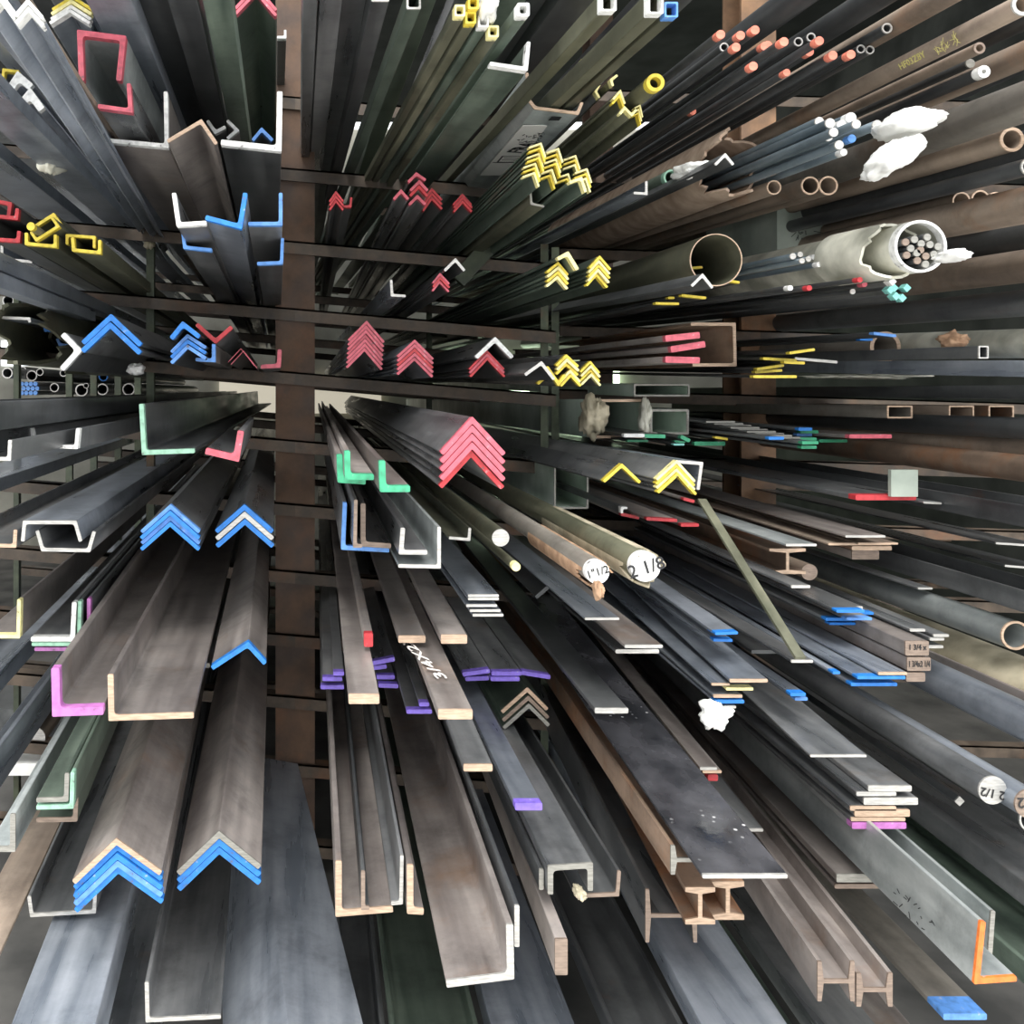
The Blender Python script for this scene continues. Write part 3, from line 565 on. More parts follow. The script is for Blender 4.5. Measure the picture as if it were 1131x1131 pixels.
PIPE(1190, 92, 24, 20, 'k', 'large brown pipe leaving the upper right edge', d=1.8, mat='pipe', aim=(335, 395))
PIPE(1118, 154, 13.5, 10, 't', 'brown pipe with open rusty mouth at right', d=2.0, mat='rust', aim=(335, 385))
PIPE(1138, 184, 10, 8, 's', 'dark pipe cut by the right edge', d=1.95, mat='dark', aim=(335, 385))
for i, (x, y, r) in enumerate([(855, 207, 8), (895, 205, 10), (915, 205, 10.5), (1062, 222, 10), (1083, 220, 10), (1100, 222, 10)]):
    PIPE(x, y, r, r*.83, 't', 'open pipe, '+['behind the rebar bundle', 'left one of a touching pair', 'right one of a touching pair', 'left one of three near the right edge', 'middle one of three near the right edge', 'right one of three near the right edge'][i], d=2.25+.02*i, mat='rust', aim=(335, 385))
for i, (x, y, r, m) in enumerate([(1180, 40, 16, 'rust'), (1200, 150, 26, 'dark'), (1190, 215, 22, 'rust'), (1210, 250, 22, 'dark'), (1010, -30, 16, 'dark'), (1070, -20, 14, 'rust'), (930, -40, 18, 'dark'), (1190, -10, 16, 'dark'), (1200, 285, 20, 'rust'), (1190, 330, 16, 'dark')]):
    PIPE(x, y, r, r*.85, 's', ['long pipe crossing under the stencilled pipe', 'wide dark pipe behind the brown open mouth', 'brown pipe crossing above the wrapped pipe', 'dark pipe crossing just above the wrapped pipe', 'dark pipe over the hexagonal rod', 'brown pipe near the top right corner', 'wide dark pipe over the orange rods', 'dark pipe in the top right corner',
      'brown pipe crossing right of the wrapped mouth', 'dark pipe right of the aqua square bars'][i], d=1.9 if y < 240 else 2.1, mat=m, aim=(335, 400-(i in (1, 2, 3))*12))
# big cardboard tube, rebars, plastic
PIPE(808, 181, 37, 34, 'k', 'large torn brown cardboard tube beside the rebar bundle', kind='card', d=2.3, mat='card', jagamt=.05, aim=(335, 395), back=4.6)
PIPE(742, 196, 9, 7, 'g2', 'green tube stuffed with white plastic', d=2.35, mat='green', aim=(335, 395), back=5)
crumple('plastic_bag', 765, 189, 38, 18, 2.2, 'white', 'white plastic stuffed in the green tube mouth', 'plastic wrap', .06, 8)
ANG(801, 171, (11, 9), (11, 11), 3, 's', 'dark angle lying across the torn cardboard tube', d=2.1, mat='dark', aim=(335, 400))
L([(700, 213), (714, 214), (714, 200)], 2.6, 's', 'light angle left of the green tube', d=2.2, mat='blue', aim=(335, 400))
for i, (x, y, r, c) in enumerate([(917, 136, 5.5, 's'), (940, 130, 6, 'w'), (930, 138, 5.5, 'w'), (946, 137, 5, 's'), (969, 138, 5.5, 's'), (915, 151, 5, 's'), (927, 160, 5, 's'), (941, 153, 4.6, 'b2'), (905, 134, 5, 's'), (932, 168, 4, 'w'), (921, 146, 5, 's')]):
    ROD(x, y, r, c, 'ribbed bar, '+['upper left of the bundle', 'whitest and highest of the bundle', 'just under the highest', 'right of the highest', 'farthest right of the bundle', 'left middle of the bundle', 'low in the bundle', 'bluish one near the bundle middle', 'leftmost of the bundle', 'lowest of the bundle', 'hidden in the bundle middle'][i], kind='rebar', d=1.95+.04*(i % 3), mat='rodg', aim=(330, 395))
crumple('plastic_bag', 1000, 138, 52, 24, 1.9, 'white', 'white plastic bag over the rebar ends, upper lobe', 'plastic bag', .09, 11, .3)
crumple('plastic_bag', 985, 175, 62, 30, 1.88, 'white', 'white plastic bag hanging below the rebar ends', 'plastic bag', .06, 14, .3).rotation_euler = (0, -math.radians(38), 0)
# wrapped pipe
PIPE(1017, 272, 29, 26, 'w', 'big wrapped white pipe filled with small rods', d=1.9, mat='wrap', aim=(335, 388))
for i in range(14):
    a = i*2.4; q = 5.5*math.sqrt(i)
    ROD(1017+q*math.cos(a), 276+q*.9*math.sin(a), 4, 'gcut' if i % 3 else 'bcut', 'small rod inside the wrapped pipe, '+['at its centre', 'upper left inner', 'right inner', 'left upper inner', 'low right inner', 'top inner', 'left low inner', 'upper right outer', 'bottom outer', 'far left outer', 'far right outer', 'lower left outer', 'top outer', 'lower right outer'][i], d=1.93, mat='dark', aim=(335, 388), back=4.2)
crumple('plastic_bag', 1052, 283, 30, 14, 1.85, 'white', 'torn plastic flap at the wrapped pipe mouth', 'plastic wrap', .04, 17)
PIPE(985, 277, 31.5, 28.5, 'k', 'loose ragged plastic collar around the wrapped pipe', d=1.97, mat='wrap', kind='card', jagamt=.012, aim=(335, 388), back=2.16)
bx = box('cardboard_box', -.15, .15, 0, .5, -.1, .1, 'gbox', None, P3(910, 252, 2.9)); tag(bx, 'grey green cardboard box above the wrapped pipe', 'box')
bx2 = bx
PIPE(791, 287, 29, 28, 't', 'thin walled olive pipe with wide open mouth', d=2.2, mat='olive', aim=(345, 410))
ANG(627, 280, (11, 11), (6, 18), 4, 'yw', 'angle on top of the left yellow nest', d=2.15, mat='green')
ANG(616, 291, (12, 11), (10, 13), 3.4, ['y', 'yw', 'y', 'yw'], 'angle in the left yellow nest, right row', n=4, p=(0, 5), k=3, d=2.2, mat='green')
ANG(662, 284, (11, 12), (12, 14), 3.4, ['y', 'yw', 'y', 'yw', 'y'], 'angle in the right yellow nest, right row', n=5, p=(-.6, 4.8), k=3, d=2.2, mat='green')
ANG(776, 304, (12, 11), (12, 14), 3, 's', 'dark angle below the wide open olive pipe', d=2.0, mat='dark', aim=(335, 395))
for i, (x0, x1, y0, y1) in enumerate([(751, 776, 297, 295), (790, 817, 307, 312), (753, 780, 326, 329), (724, 750, 335, 335.5), (738, 745, 329, 329)]):
    FL(x0, x1, y0, 2.6, 'y', ['thin flat before the olive pipe mouth', 'thin flat right of the dark angle', 'thin flat below the dark angle', 'thin flat, lowest left of the four', 'tiny flat between the lowest two'][i], y2=y1, d=2.3+.02*i, mat='dark')
for i, (x, y, c) in enumerate([(886, 288, 's'), (893, 286, 's'), (905, 292, 'w'), (907, 291, 'w'), (899, 284, 'w'), (894, 318, 'r'), (873, 318, 'w'), (945, 310, 'r'), (955, 314, 'p'), (942, 322, 's'), (950, 309, 'r'), (876, 283, 's'), (884, 281, 's')]):
    ROD(x, y, 3 if i != 11 else 3.4, c, 'thin rod, '+['left low one before the wrapped pipe', 'second one before the wrapped pipe', 'lowest white one before the wrapped pipe', 'rightmost white one before the wrapped pipe', 'high white one before the wrapped pipe', 'alone below the wrapped pipe', 'far left below the wrapped pipe', 'left of the three red under the wrapped pipe', 'right of the red three under the wrapped pipe', 'just beneath the red three', 'middle of the red three', 'darker one farthest left', 'one beside the farthest left'][i], d=2.1+.02*(i % 5), mat='rodg' if i < 5 or i > 10 else 'dark', aim=(335, 395))
for i, (x, y, c) in enumerate([(986, 311, 'w'), (1002, 318, 'c'), (984, 320, 'c'), (990, 327, 'c'), (997, 329, 'c'), (988, 318, 'c')]):
    ROD(x, y, 4.6, c, 'square bar, '+['top one of the aqua cluster', 'right one of the aqua cluster', 'left one of the aqua cluster', 'lower left of the aqua cluster', 'lowest right of the aqua cluster', 'middle of the aqua cluster'][i], kind='square', n=4, d=2.1+.015*i, mat='dark', aim=(335, 395))
# level 3 and 4 between column and thin posts
L([(432, 309), (433, 326), (448, 327)], 2.8, 's', 'light angle alone in the row above the red stacks', d=2.4, mat='blue', aim=(345, 405))
ANG(503, 287, (12, 10), (12, 12), 3, 's', 'dark angle over a small red nest', d=2.3, mat='dark', aim=(345, 410))
ANG(486, 303, (8, 10), (10, 11), 3, ['p', 'r', 'p'], 'small angle beneath the silver edged one', n=3, p=(0, 4), d=2.35, mat='dark')
ANG(405, 356, (20, 19), (20, 22), 4.2, ['p']*7, 'angle of the tall pink stack right of the column', n=7, p=(-.4, 5), k=4, d=2.6, mat='blue', aim=(345, 428))
ANG(458, 377, (19, 20), (17, 20), 4, ['p', 'p', 'r', 'p', 'p'], 'angle of the second pink stack at eye level', n=5, p=(0, 4.8), d=2.5, mat='blue', aim=(345, 428))
ANG(547, 375, (21, 19), (20, 20), 4.4, 'w', 'angle lying over a dull red nest', d=2.4, mat='mill', aim=(345, 428))
ANG(538, 388, (19, 19), (20, 20), 4, ['r', 'p', 'r'], 'dull angle under the white ended one', n=3, p=(0, 4), d=2.42, mat='dark', aim=(345, 428))
ANG(598, 401, (18, 14), (13, 18), 3.4, 's', 'angle left of the eye level yellow nests', d=2.3, mat='mill', aim=(345, 426))
ANG(626, 393, (11, 13), (11, 12), 3.4, ['y', 'yw', 'y'], 'angle, upper left pile of the eye level group', n=3, p=(0, 4.6), d=2.3, mat='mill')
ANG(652, 400, (11, 10), (11, 12), 3.4, ['y', 'yw', 'y', 'yw'], 'angle, right pile of the eye level group', n=4, p=(.5, 4.6), d=2.32, mat='mill')
ANG(630, 410, (11, 11), (12, 12), 3.2, ['yw', 'y'], 'angle, lower middle pile of the eye level group', n=2, p=(0, 4.4), d=2.34, mat='mill')
L([(604, 405), (617, 424), (624, 414)], 3.4, 'y', 'angle, upside down at left of the eye level group', d=2.3, mat='mill')
L([(594, 424), (600, 419)], 3, 'y', 'narrow flat left under the eye level group', kind='flat', d=2.4)
# ---- right, around eye level
for i, (x0, x1, y0, y1, t) in enumerate([(735, 773, 374, 370, 7), (741, 779, 386, 380, 7), (735, 773, 397, 398, 7)]):
    FL(x0, x1, y0, t, 'p', ['flat, top of three facing the big box channel', 'flat, middle of three facing the big box channel', 'flat, bottom of three facing the big box channel'][i], y2=y1, d=2.3+.02*i, mat='warm', aim=(345, 420))
U([(763, 358), (811, 358), (812, 403), (765, 403)], 3.4, 't', 'large brown box channel standing behind the pink flats', d=2.7, mat='brn', aim=(345, 420))
for i, (x0, x1, y0, y1, c) in enumerate([(832, 880, 416, 416, 'y'), (834, 864, 411, 409, 'y'), (836, 866, 408, 403.5, 'y'), (843, 880, 396, 398, 'y'), (872, 900, 390, 386, 'y'), (866, 889, 400, 401, 'y'), (878, 925, 396, 400, 's'), (950, 964, 374.5, 375, 'b'), (965, 990, 368, 371, 'b2')]):
    FL(x0, x1, y0, 3, c, ['thin flat, lowest on the right column top', 'thin flat, second lowest on the right column top', 'thin flat tilted, on the right column top', 'thin flat behind the tilted ones', 'thin flat, highest and farthest right of the bunch', 'short flat between the bunch and the column', 'long thin flat crossing right of the yellow bunch', 'tiny thin flat near the grey pipe mouth', 'thin flat tilted at the grey pipe mouth'][i], y2=y1, d=2.4+.05*(i % 4), mat='dark', aim=(345, 405))
TUBE(612, 512, 650, 562, 2, 'gcut', 'milky wrapped box tube below the large torn one', d=2.7, mat='milky', aim=(345, 440))
PIPE(978, 383, 17, 13, 't', 'short pale pipe with dark mouth at right', d=2.6, mat='pipe', aim=(345, 415))
PIPE(1215, 378, 18, 15, 'k', 'long pale grey pipe crossing to the right edge', d=2.0, mat='wrap', aim=(345, 392), back=2.9)
crumple('plastic_bag', 1052, 376, 24, 20, 2.4, 'brownpaper', 'torn brownish paper scrap on the pale grey pipe', 'paper scrap', .04, 23, .5)
TUBE(1081, 382, 1092, 396, 1.4, 's', 'dark rectangular tube with a pale end at right', d=2.15, mat='dark', aim=(345, 410))
U([(1180, 398), (1180, 416), (1290, 416)], 3, 's', 'bluish long channel under the rectangular tube at right', d=2.0, mat='blue', aim=(345, 400))
U([(1160, 425), (1160, 440), (1250, 440)], 3, 's', 'dark long channel crossing right at eye level', d=2.2, mat='dark', aim=(345, 432))
crumple('fabric_rag', 960, 416, 110, 6, 2.8, 'wrap', 'torn pale plastic strip on the dark channel at right', 'plastic wrap', .05, 29, .6)
# milky wrapped tubes
TUBE(655, 441, 716, 484, 3, 't', 'large wrapped box tube with torn milky plastic', d=2.9, mat='milky', aim=(330, 440))
crumple('plastic_bag', 655, 462, 26, 48, 2.75, 'tan', 'torn plastic wrap hanging from the box tube', 'plastic wrap', .05, 31, .5)
crumple('plastic_bag', 712, 462, 12, 40, 2.8, 'wrap', 'ragged plastic edge on the box tube end', 'plastic wrap', .03, 33, .5)
TUBE(718, 452, 761, 480, 2.5, 'gcut', 'grey green wrapped box tube beside the torn one', d=2.95, mat='milky', aim=(330, 440))
TUBE(700, 424, 762, 438, 2, 'gcut', 'narrow green wrapped tube above the torn one', d=2.9, mat='milky', aim=(345, 420))
for i, (x0, x1, y0, y1, t, c) in enumerate([(689, 712, 481, 481, 4, 'w'), (712, 735, 481.5, 482, 4, 'g'), (693, 716, 487, 487, 2.4, 'dg'), (745, 757, 489, 487, 4, 'g'), (752, 762, 482, 487, 4, 'g'), (767, 801, 490, 490, 4.4, 'g'), (790, 804, 483, 485, 2.6, 'y'), (744, 756, 491, 491, 2, 'c')]):
    FL(x0, x1, y0, t, c, ['flat left of a green one on the wrapped tubes', 'flat right of the white one under the wrapped tube', 'thin flat under the white one', 'short flat left of the tilted one', 'short flat tilted down', 'wide flat left of the rusty column', 'short dull flat above the wide green one', 'tiny flat under the short green one'][i], y2=y1, d=2.6+.04*(i % 3), mat='dark', aim=(345, 425))
for i, (x0, x1, y0, c) in enumerate([(882, 897, 474, 'b'), (884, 904, 477, 'dg'), (880, 897, 480, 'b2'), (871, 892, 484, 'b'), (884, 902, 485, 'g'), (886, 904, 489, 'g'), (885, 902, 494, 'g'), (905, 936, 487, 'dg'), (849, 866, 484, 'b')]):
    FL(x0, x1, y0, 3.4, c, 'thin flat at the thin bundle tip, '+['highest', 'just below the highest', 'third from above', 'left middle', 'middle', 'second lowest', 'lowest', 'long dim one pointing right', 'darkest at the left'][i], d=2.4+.03*(i % 4), mat='mill', aim=(330, 425))
for i in range(9):
    FL(780+i*9, 812+i*9, 466+i*2.2, 1.8, 'gcut', 'thin flat in the bundle across the right column, '+ORD[i]+' from the left', d=2.75-.03*i, mat='mill', aim=(330, 420))
FL(938, 985, 482, 4.4, 'p', 'flat lying on the long rusty pipe at right', d=2.3, mat='warm', aim=(345, 440))
PIPE(1240, 530, 17, 14, 'k', 'long rusty pipe reaching the right edge, upper', d=1.9, mat='brn', aim=(345, 425))
PIPE(1230, 505, 14, 11, 'k', 'long brown pipe above the rusty one at right', d=2.0, mat='rust', aim=(345, 430))
PIPE(1250, 478, 14, 11, 'k', 'long blackish pipe above the brown one at right', d=2.0, mat='dark', aim=(345, 440))
for i, (x, r, m) in enumerate([(1008, 10, 'pipe'), (1076, 13, 'rust'), (1120, 14, 'brn')]):
    TUBE(x-28, 448, x, 462, 1.6, 't', ['short brown tube end, left of three at right', 'short brown tube end, middle of three at right', 'short reddish tube end, right of three at right'][i], d=2.5, mat=m, aim=(345, 440), back=4)
# the wide dark angle with yellow nests
ANG(687, 514, (20, 20), (18, 19), 3.2, 'y', 'angle under the wide dark angle, left one', d=2.1, mat='mill', aim=(345, 440))
ANG(748, 510, (22, 20), (20, 22), 4.6, ['yw', 'y', 'yw', 'y'], 'angle nested inside the wide dark angle', n=4, p=(0, 4.6), d=2.05, mat='mill', aim=(345, 440))
L([(748, 510), (775, 512), (771, 541)], 3.4, 's', 'wide dark angle over the yellow nest', d=2.12, mat='blue', aim=(345, 440))
ANG(665, 497, (60, 66), (24, 32), 4, 's', 'broad dark angle covering the yellow ended ones', d=2.3, mat='mill', aim=(345, 436), back=6) if 0 else None
ANG(522, 464, (34, 35), (37, 38), 6, ['p', 'p', 'p', 'p', 'r'], 'big angle of the large stack below eye level', n=5, p=(-.3, 9.3), k=5, mat='mill', aim=(350, 430))
# ================================================================ RIGHT OF THE COLUMN, BELOW EYE LEVEL
L([(375, 502), (376, 530), (404, 532)], 6.5, 'g', 'thick angle behind another on the first lower arm', k=5, d=1.72, mat='warm', aim=(345, 428))
L([(383.5, 498), (384, 526.5), (413, 527)], 6.5, 'g', 'thick angle, left front one on the first lower arm', k=5, d=1.66, mat='warm', aim=(348, 428))
L([(422, 509), (423, 540), (453, 540)], 7, 'g', 'thick angle, right one on the first lower arm', k=5, d=1.6, mat='warm', aim=(348, 428))
L([(381, 555), (379, 605), (430, 608)], 4.5, 'b2', 'tall angle wrapped round two others by the column', d=1.86, mat='mill', aim=(345, 430))
L([(393, 552), (392, 603), (400, 603)], 4, 'bcut', 'narrow tall angle, second from the column', d=1.86, mat='mill', aim=(345, 430))
L([(401, 556), (401, 601), (432, 603)], 5.5, 'bcut', 'tall angle standing inside the blue ended one', d=1.84, mat='mill', aim=(345, 430))
L([(440, 625), (485, 626), (485, 582)], 4, 's', 'light angle cupping a smaller white edged angle', d=1.75, mat='galv', aim=(345, 430))
L([(445, 583), (443, 610), (472, 610)], 5, 's', 'small angle lying inside the light one', d=1.74, mat='mill', aim=(345, 430))
L([(496, 594), (518, 596), (519, 583)], 3, 's', 'olive angle left of the chalked round bar', d=1.9, mat='olive', aim=(345, 430))
ROD(553, 594, 9.5, 's', 'dull round bar, leftmost of the three big ones', d=1.85, mat='olive', aim=(345, 428))
ROD(570, 626, 5, 'yw', 'thin brassy round bar below the dull one', d=1.8, mat='olive', aim=(345, 430))
rb1 = ROD(660, 632, 13, 'w', 'round bar with handwritten size, left of the pair', d=1.65, mat='pipe', aim=(350, 432))
rb2 = ROD(713, 626, 16.5, 'w', 'round bar with handwritten size, right of the pair', d=1.65, mat='olive', aim=(350, 432))
writing(rb1, '1"1/2', 660, 632, 1.65, 9, 'ink', roll=-.3); writing(rb2, '2 1/8', 714, 627, 1.65, 15, 'ink', roll=-.3)
crumple('paper_scrap', 661, 652, 10, 20, 1.62, 'brownpaper', 'torn brown paper hanging below the left labelled bar', 'paper scrap', .02, 41, .4)
PIPE(655, 631, 16, 14, 'k', 'brown paper sleeve around the left labelled bar', d=1.69, mat='brownpaper', kind='card', jagamt=.02, aim=(350, 432), back=2.1)
PIPE(710, 626, 20, 17.5, 'k', 'torn paper sleeve around the right labelled bar', d=1.68, mat='tan', kind='card', jagamt=.02, aim=(350, 432), back=2.3)
for i, (y, dx) in enumerate([(658, 0), (661.5, 0), (669, -2), (674.5, 2), (679.5, 5)]):
    FL(517+dx, 551+dx, y, 2.8, 's', 'flat of the silver stack, '+['topmost', 'second', 'middle', 'fourth', 'lowest'][i], d=1.85, mat='blue', aim=(350, 430))
FL(402, 412, 707, 15, 'r', 'narrow bar hidden behind the thick flat by the column', d=1.85, mat='warm', aim=(352, 430))
FL(385, 419, 772, 11, 't', 'thick flat nearest the column', d=1.6, mat='warm', aim=(350, 428))
f34 = FL(484, 522, 789, 11, 't', 'thick flat chalked with its size', d=1.5, mat='warm', aim=(350, 430))[0]
writing(f34, '3/4X2X', 491, 752, 1.6, 13, 'chalk', flat=(0, 0, math.pi/2+.15), sx=3.2)
f34.children[-1].location = Vector((-.018, .28, .0145))
FL(487, 516, 706, 10, 't', 'thick flat, right half of the crossing pair', d=1.8, mat='warm', aim=(355, 430))
FL(440, 470, 706, 8, 't', 'thick flat, left half of the crossing pair', d=1.85, mat='warm', aim=(352, 430))
FL(512, 544, 848, 8, 't', 'flat projecting low below the chalked flat', d=1.62, mat='mill', aim=(360, 430))
FL(569, 599, 891, 8, 'v', 'flat projecting lowest right of the chalked flat', d=1.66, mat='blue', aim=(350, 430))
pf = [(368, 380, 744, 744), (356, 378, 750, 750), (354, 380, 759, 759), (410, 436, 733, 728), (412, 427, 738, 736), (416, 436, 748, 748), (418, 440, 757, 758), (449, 477, 786, 786), (463, 474, 778, 778), (511, 541, 745, 741), (514, 540, 750, 749), (543, 576, 744, 744), (542, 574, 750, 750), (576, 608, 743, 748)]
for i, (x0, x1, y0, y1) in enumerate(pf):
    FL(x0, x1, y0, 4.6, 'v', 'flat '+['highest of the three by the column', 'middle of the three by the column', 'lowest of the three by the column', 'tilted up right of the thick flat', 'short below the tilted one', 'short right of the thick flat', 'lowest right of the thick flat', 'projecting farther down between thick flats', 'short above the farther projecting one', 'tilted right of the chalked flat',
       'under the tilted one by the chalked flat', 'upper one of the middle pair', 'lower one of the middle pair', 'farthest right tilted down'][i], y2=y1, d=(2.2 if i not in (7, 8) else 1.95)+.02*(i % 3), mat='mill', aim=(350, 430))
ANG(582, 761, (28, 22), (25, 22), 4, ['t', 'bcut', 'gcut'], 'angle in the dim nest right of purple flats', n=3, p=(1, 9), k=8, mat='green', aim=(350, 430))
# wide flats and blue ends right of centre
FL(646, 684, 683.5, 2.6, 's', 'flat above the projecting silver pair', d=1.9, mat='blue', aim=(350, 425))
FL(690, 732, 714, 3.4, 's', 'flat, upper one of the silver pair', d=1.85, mat='warm', aim=(360, 425))
FL(680, 728, 719.5, 4.4, 's', 'flat, lower one of the silver pair', d=1.87, mat='mill', aim=(350, 425))
FL(657, 694, 785, 6, 's', 'thick dark flat in the shadow below the silver pair', d=1.85, mat='dark', aim=(380, 430))
for i, (x0, x1, y, c, t) in enumerate([(806, 848, 752, 't', 3.6), (802, 832, 761, 'yw', 3.2), (788, 820, 769, 't', 3.4), (790, 822, 775, 'b', 3.8), (800, 813, 781, 's', 2.8), (786, 806, 756, 't', 2.4)]):
    FL(x0, x1, y, t, c, 'flat in the fan with a plastic rag, '+['topmost and longest', 'second from top', 'third from top', 'above the rag', 'lowest beside the rag', 'left of the topmost'][i], d=1.9, mat='blue', aim=[(430, 400), (400, 410), (380, 415), (370, 420), (365, 425), (400, 405)][i])
crumple('plastic_rag', 790, 789, 30, 28, 1.85, 'white', 'crumpled white plastic rag stuck on the flat ends', 'plastic rag', .03, 47, .5)
for i, (x0, x1, y0, y1) in enumerate([(790, 815, 700, 699), (785, 800, 697, 700), (788, 809, 707, 707.5)]):
    FL(x0, x1, y0, 3, 'b', 'flat behind the labelled round bars, '+['upper', 'left tip', 'lower'][i], y2=y1, d=2.0, mat='blue', aim=(400, 420))
FL(895, 957, 835, 2.6, 's', 'wide thin flat projecting in the right middle', d=1.75, mat='mill', aim=(470, 430))
FL(874, 898, 730.5, 3, 's', 'flat under the leaning brown flat', d=1.9, mat='mill', aim=(380, 430))
FL(874, 895, 648, 3, 's', 'narrow flat end above the leaning flat', d=2.0, mat='mill', aim=(370, 425))
for i, (x0, x1, y, c, t) in enumerate([(924, 953, 671.5, 's', 3.6), (924, 955, 675, 'b', 3.4), (937, 965, 677.5, 'b', 2.8), (912, 945, 684, 'b', 3.4), (935, 963, 683.5, 'b2', 3), (916, 945, 689, 'b', 2.6)]):
    FL(x0, x1, y, t, c, 'thin flat in the small blue cluster, '+['highest with bright face', 'second from above', 'right upper', 'left middle', 'right lower', 'lowest'][i], d=2.1, mat='mill', aim=(370, 425))
for i, (x0, x1, y, c, t) in enumerate([(970, 1002, 744, 't', 3), (947, 1000, 748.5, 'b', 3.4), (940, 991, 756, 'b', 3.6), (920, 928, 743, 'b', 3), (873, 890, 767, 'b', 3.6), (878, 892, 772, 'b2', 3.6)]):
    FL(x0, x1, y, t, c, ['short wide flat on the larger blue ended pair', 'wide flat, upper of the larger blue pair', 'wide flat, lower of the larger blue pair', 'tiny flat left of the larger blue pair', 'small flat above the wide thin one, upper', 'small flat above the wide thin one, lower'][i], d=1.9, mat='blue', aim=(380, 425))
for i, (x0, x1, y) in enumerate([(1005, 1022, 696), (1031, 1048, 702), (1027, 1043, 706), (1024, 1042, 714.5)]):
    FL(x0, x1, y, 3, 's', 'narrow flat by the chalked blocks, '+['leftmost', 'topmost right', 'middle right', 'lowest right'][i], d=2.0, mat='mill', aim=(380, 430))
for i, (x0, y0, x1, y1) in enumerate([(1000, 708, 1026, 724), (1002, 726, 1028, 741), (1001, 743, 1022, 753)]):
    q = FL(x0, x1, (y0+y1)/2, y1-y0, 'bcut', 'thick rectangular bar in the marked pile, '+['upper', 'middle', 'lower'][i], d=1.9, mat='warm', aim=(370, 428))[0]
    if i == 1: writing(q, '1 3/4x2 1/4', (x0+x1)/2, (y0+y1)/2, 1.9, 7, 'ink', sx=.55)
    if i == 0: writing(q, '1 3/4 x', (x0+x1)/2, (y0+y1)/2-1, 1.9, 6.5, 'ink', sx=.8)
FL(915, 984, 601, 2.6, 't', 'wide flat, lower in the rusty pale pile', d=2.2, mat='rust', aim=(370, 430))
FL(934, 978, 592.5, 2.4, 's', 'wide flat, top of the rusty pale pile', d=2.15, mat='warm', aim=(380, 430))
FL(948, 992, 600.5, 2, 't', 'flat, right one in the rusty pale pile', d=2.18, mat='rust', aim=(375, 430))
FL(941, 985, 605.5, 4.5, 't', 'thick flat, bottom of the rusty pale pile', d=2.2, mat='brn', aim=(370, 430))
FL(941, 971, 613, 10, 'bcut', 'pinkish block like bar under the rusty pale pile', d=2.25, mat='warm', aim=(370, 430))
BEAM(850, 606, 890, 634, 3, 3, 't', 'rusty beam below the leaning brown flat top', d=2.2, mat='brn', aim=(390, 430))
FL(868, 902, 602, 2.6, 's', 'narrow flat passing over the rusty beam', d=2.1, mat='galv', aim=(360, 430))
PIPE(894, 632, 9, 0.5, 'bcut', 'small rusty pipe beside the rusty beam', d=2.25, mat='rust', aim=(390, 430))
for i, (x0, x1, y0, y1, c) in enumerate([(686, 706, 568, 572, 'r'), (714, 748, 573, 575, 'r'), (752, 772, 580, 580, 'r'), (755, 767, 551, 554, 'r'), (1018, 1013, 0, 0, 'r')][:4]):
    FL(x0, x1, y0, 3.4, c, 'flat among the scattered red ends, '+['leftmost', 'middle under a bare flat', 'right lower', 'highest by the column'][i], y2=y1, d=2.4, mat='warm', aim=(360, 430))
L([(687, 567), (687, 561), (693, 561)], 2.4, 'w', 'tiny angle above the leftmost red flat', d=2.35)
FL(945, 1012, 549.5, 6, 'r', 'flat carrying a grey plate at right', d=2.3, mat='mill', aim=(345, 430), sleeve=.03)
pl = box('metal_plate', -.03, .035, 0, .012, -.03, .035, 'gbox', None, P3(998, 535, 2.2)); tag(pl, 'small grey plate leaning on the red ended flat', 'plate')
for i, (x0, x1, y0, y1) in enumerate([(1060, 1076, 553, 552), (1058, 1075, 558, 557), (1014, 1030, 650, 650), (1066, 1131, 647, 649), (1020, 1040, 555, 556), (1100, 1160, 600, 604), (1110, 1170, 625, 630)]):
    FL(x0, x1, y0, 2.2, 's', 'thin long flat at far right, '+['upper tip of the pair', 'lower tip of the pair', 'short tip above the pale pipe', 'wide one over the pale pipe', 'left of the tip pair', 'running off the edge, upper', 'running off the edge, lower'][i], y2=y1, d=2.2, mat='mill', aim=(345, 430))
for i, (x0, x1, y, m) in enumerate([(1180, 1250, 590, 'dark'), (1180, 1240, 690, 'dark'), (1200, 1300, 850, 'mill'), (1160, 1230, 800, 'warm')]):
    U([(x0, y-24), (x0, y), (x1, y), (x1, y-24)], 4, 's', ['long dark channel crossing right below eye level', 'long dark channel above the pale pipe', 'long channel below the marked pile leaving right', 'brownish channel under the pale pipe leaving right'][i], d=1.8, mat=m, aim=(360, 430))
PIPE(1122, 702, 16, 13.5, 't', 'pale steel pipe with tan open mouth at right edge', d=1.95, mat='galv', aim=(345, 430))
PIPE(1215, 800, 40, 37, 'k', 'large dull wrapped pipe under the marked pile', d=1.8, mat='tan', aim=(360, 430))
rb3 = ROD(1096.5, 873, 15.5, 's', 'large round bar marked 2 1/2', d=1.75, mat='mill', aim=(385, 430))
writing(rb3, '2 1/2', 1096, 876, 1.75, 10, 'ink', roll=math.pi+.2)
rb4 = ROD(1137, 888, 16, 'bcut', 'large round bar cut by the right edge', d=1.72, mat='blue', aim=(385, 430))
writing(rb4, '2', 1127, 886, 1.72, 12, 'ink', roll=math.pi)
PIPE(1141, 905, 15, 13, 's', 'pipe mouth under the edge cut round bar', d=1.8, mat='dark', aim=(385, 430))
ROD(1180, 820, 22, 's', 'large bluish round bar leaving at right', d=1.7, mat='blue', aim=(370, 430))
ROD(1060, 885, 5.5, 's', 'thin square bar reaching toward the marked round bar', kind='square', n=4, d=1.9, mat='mill', aim=(400, 430))
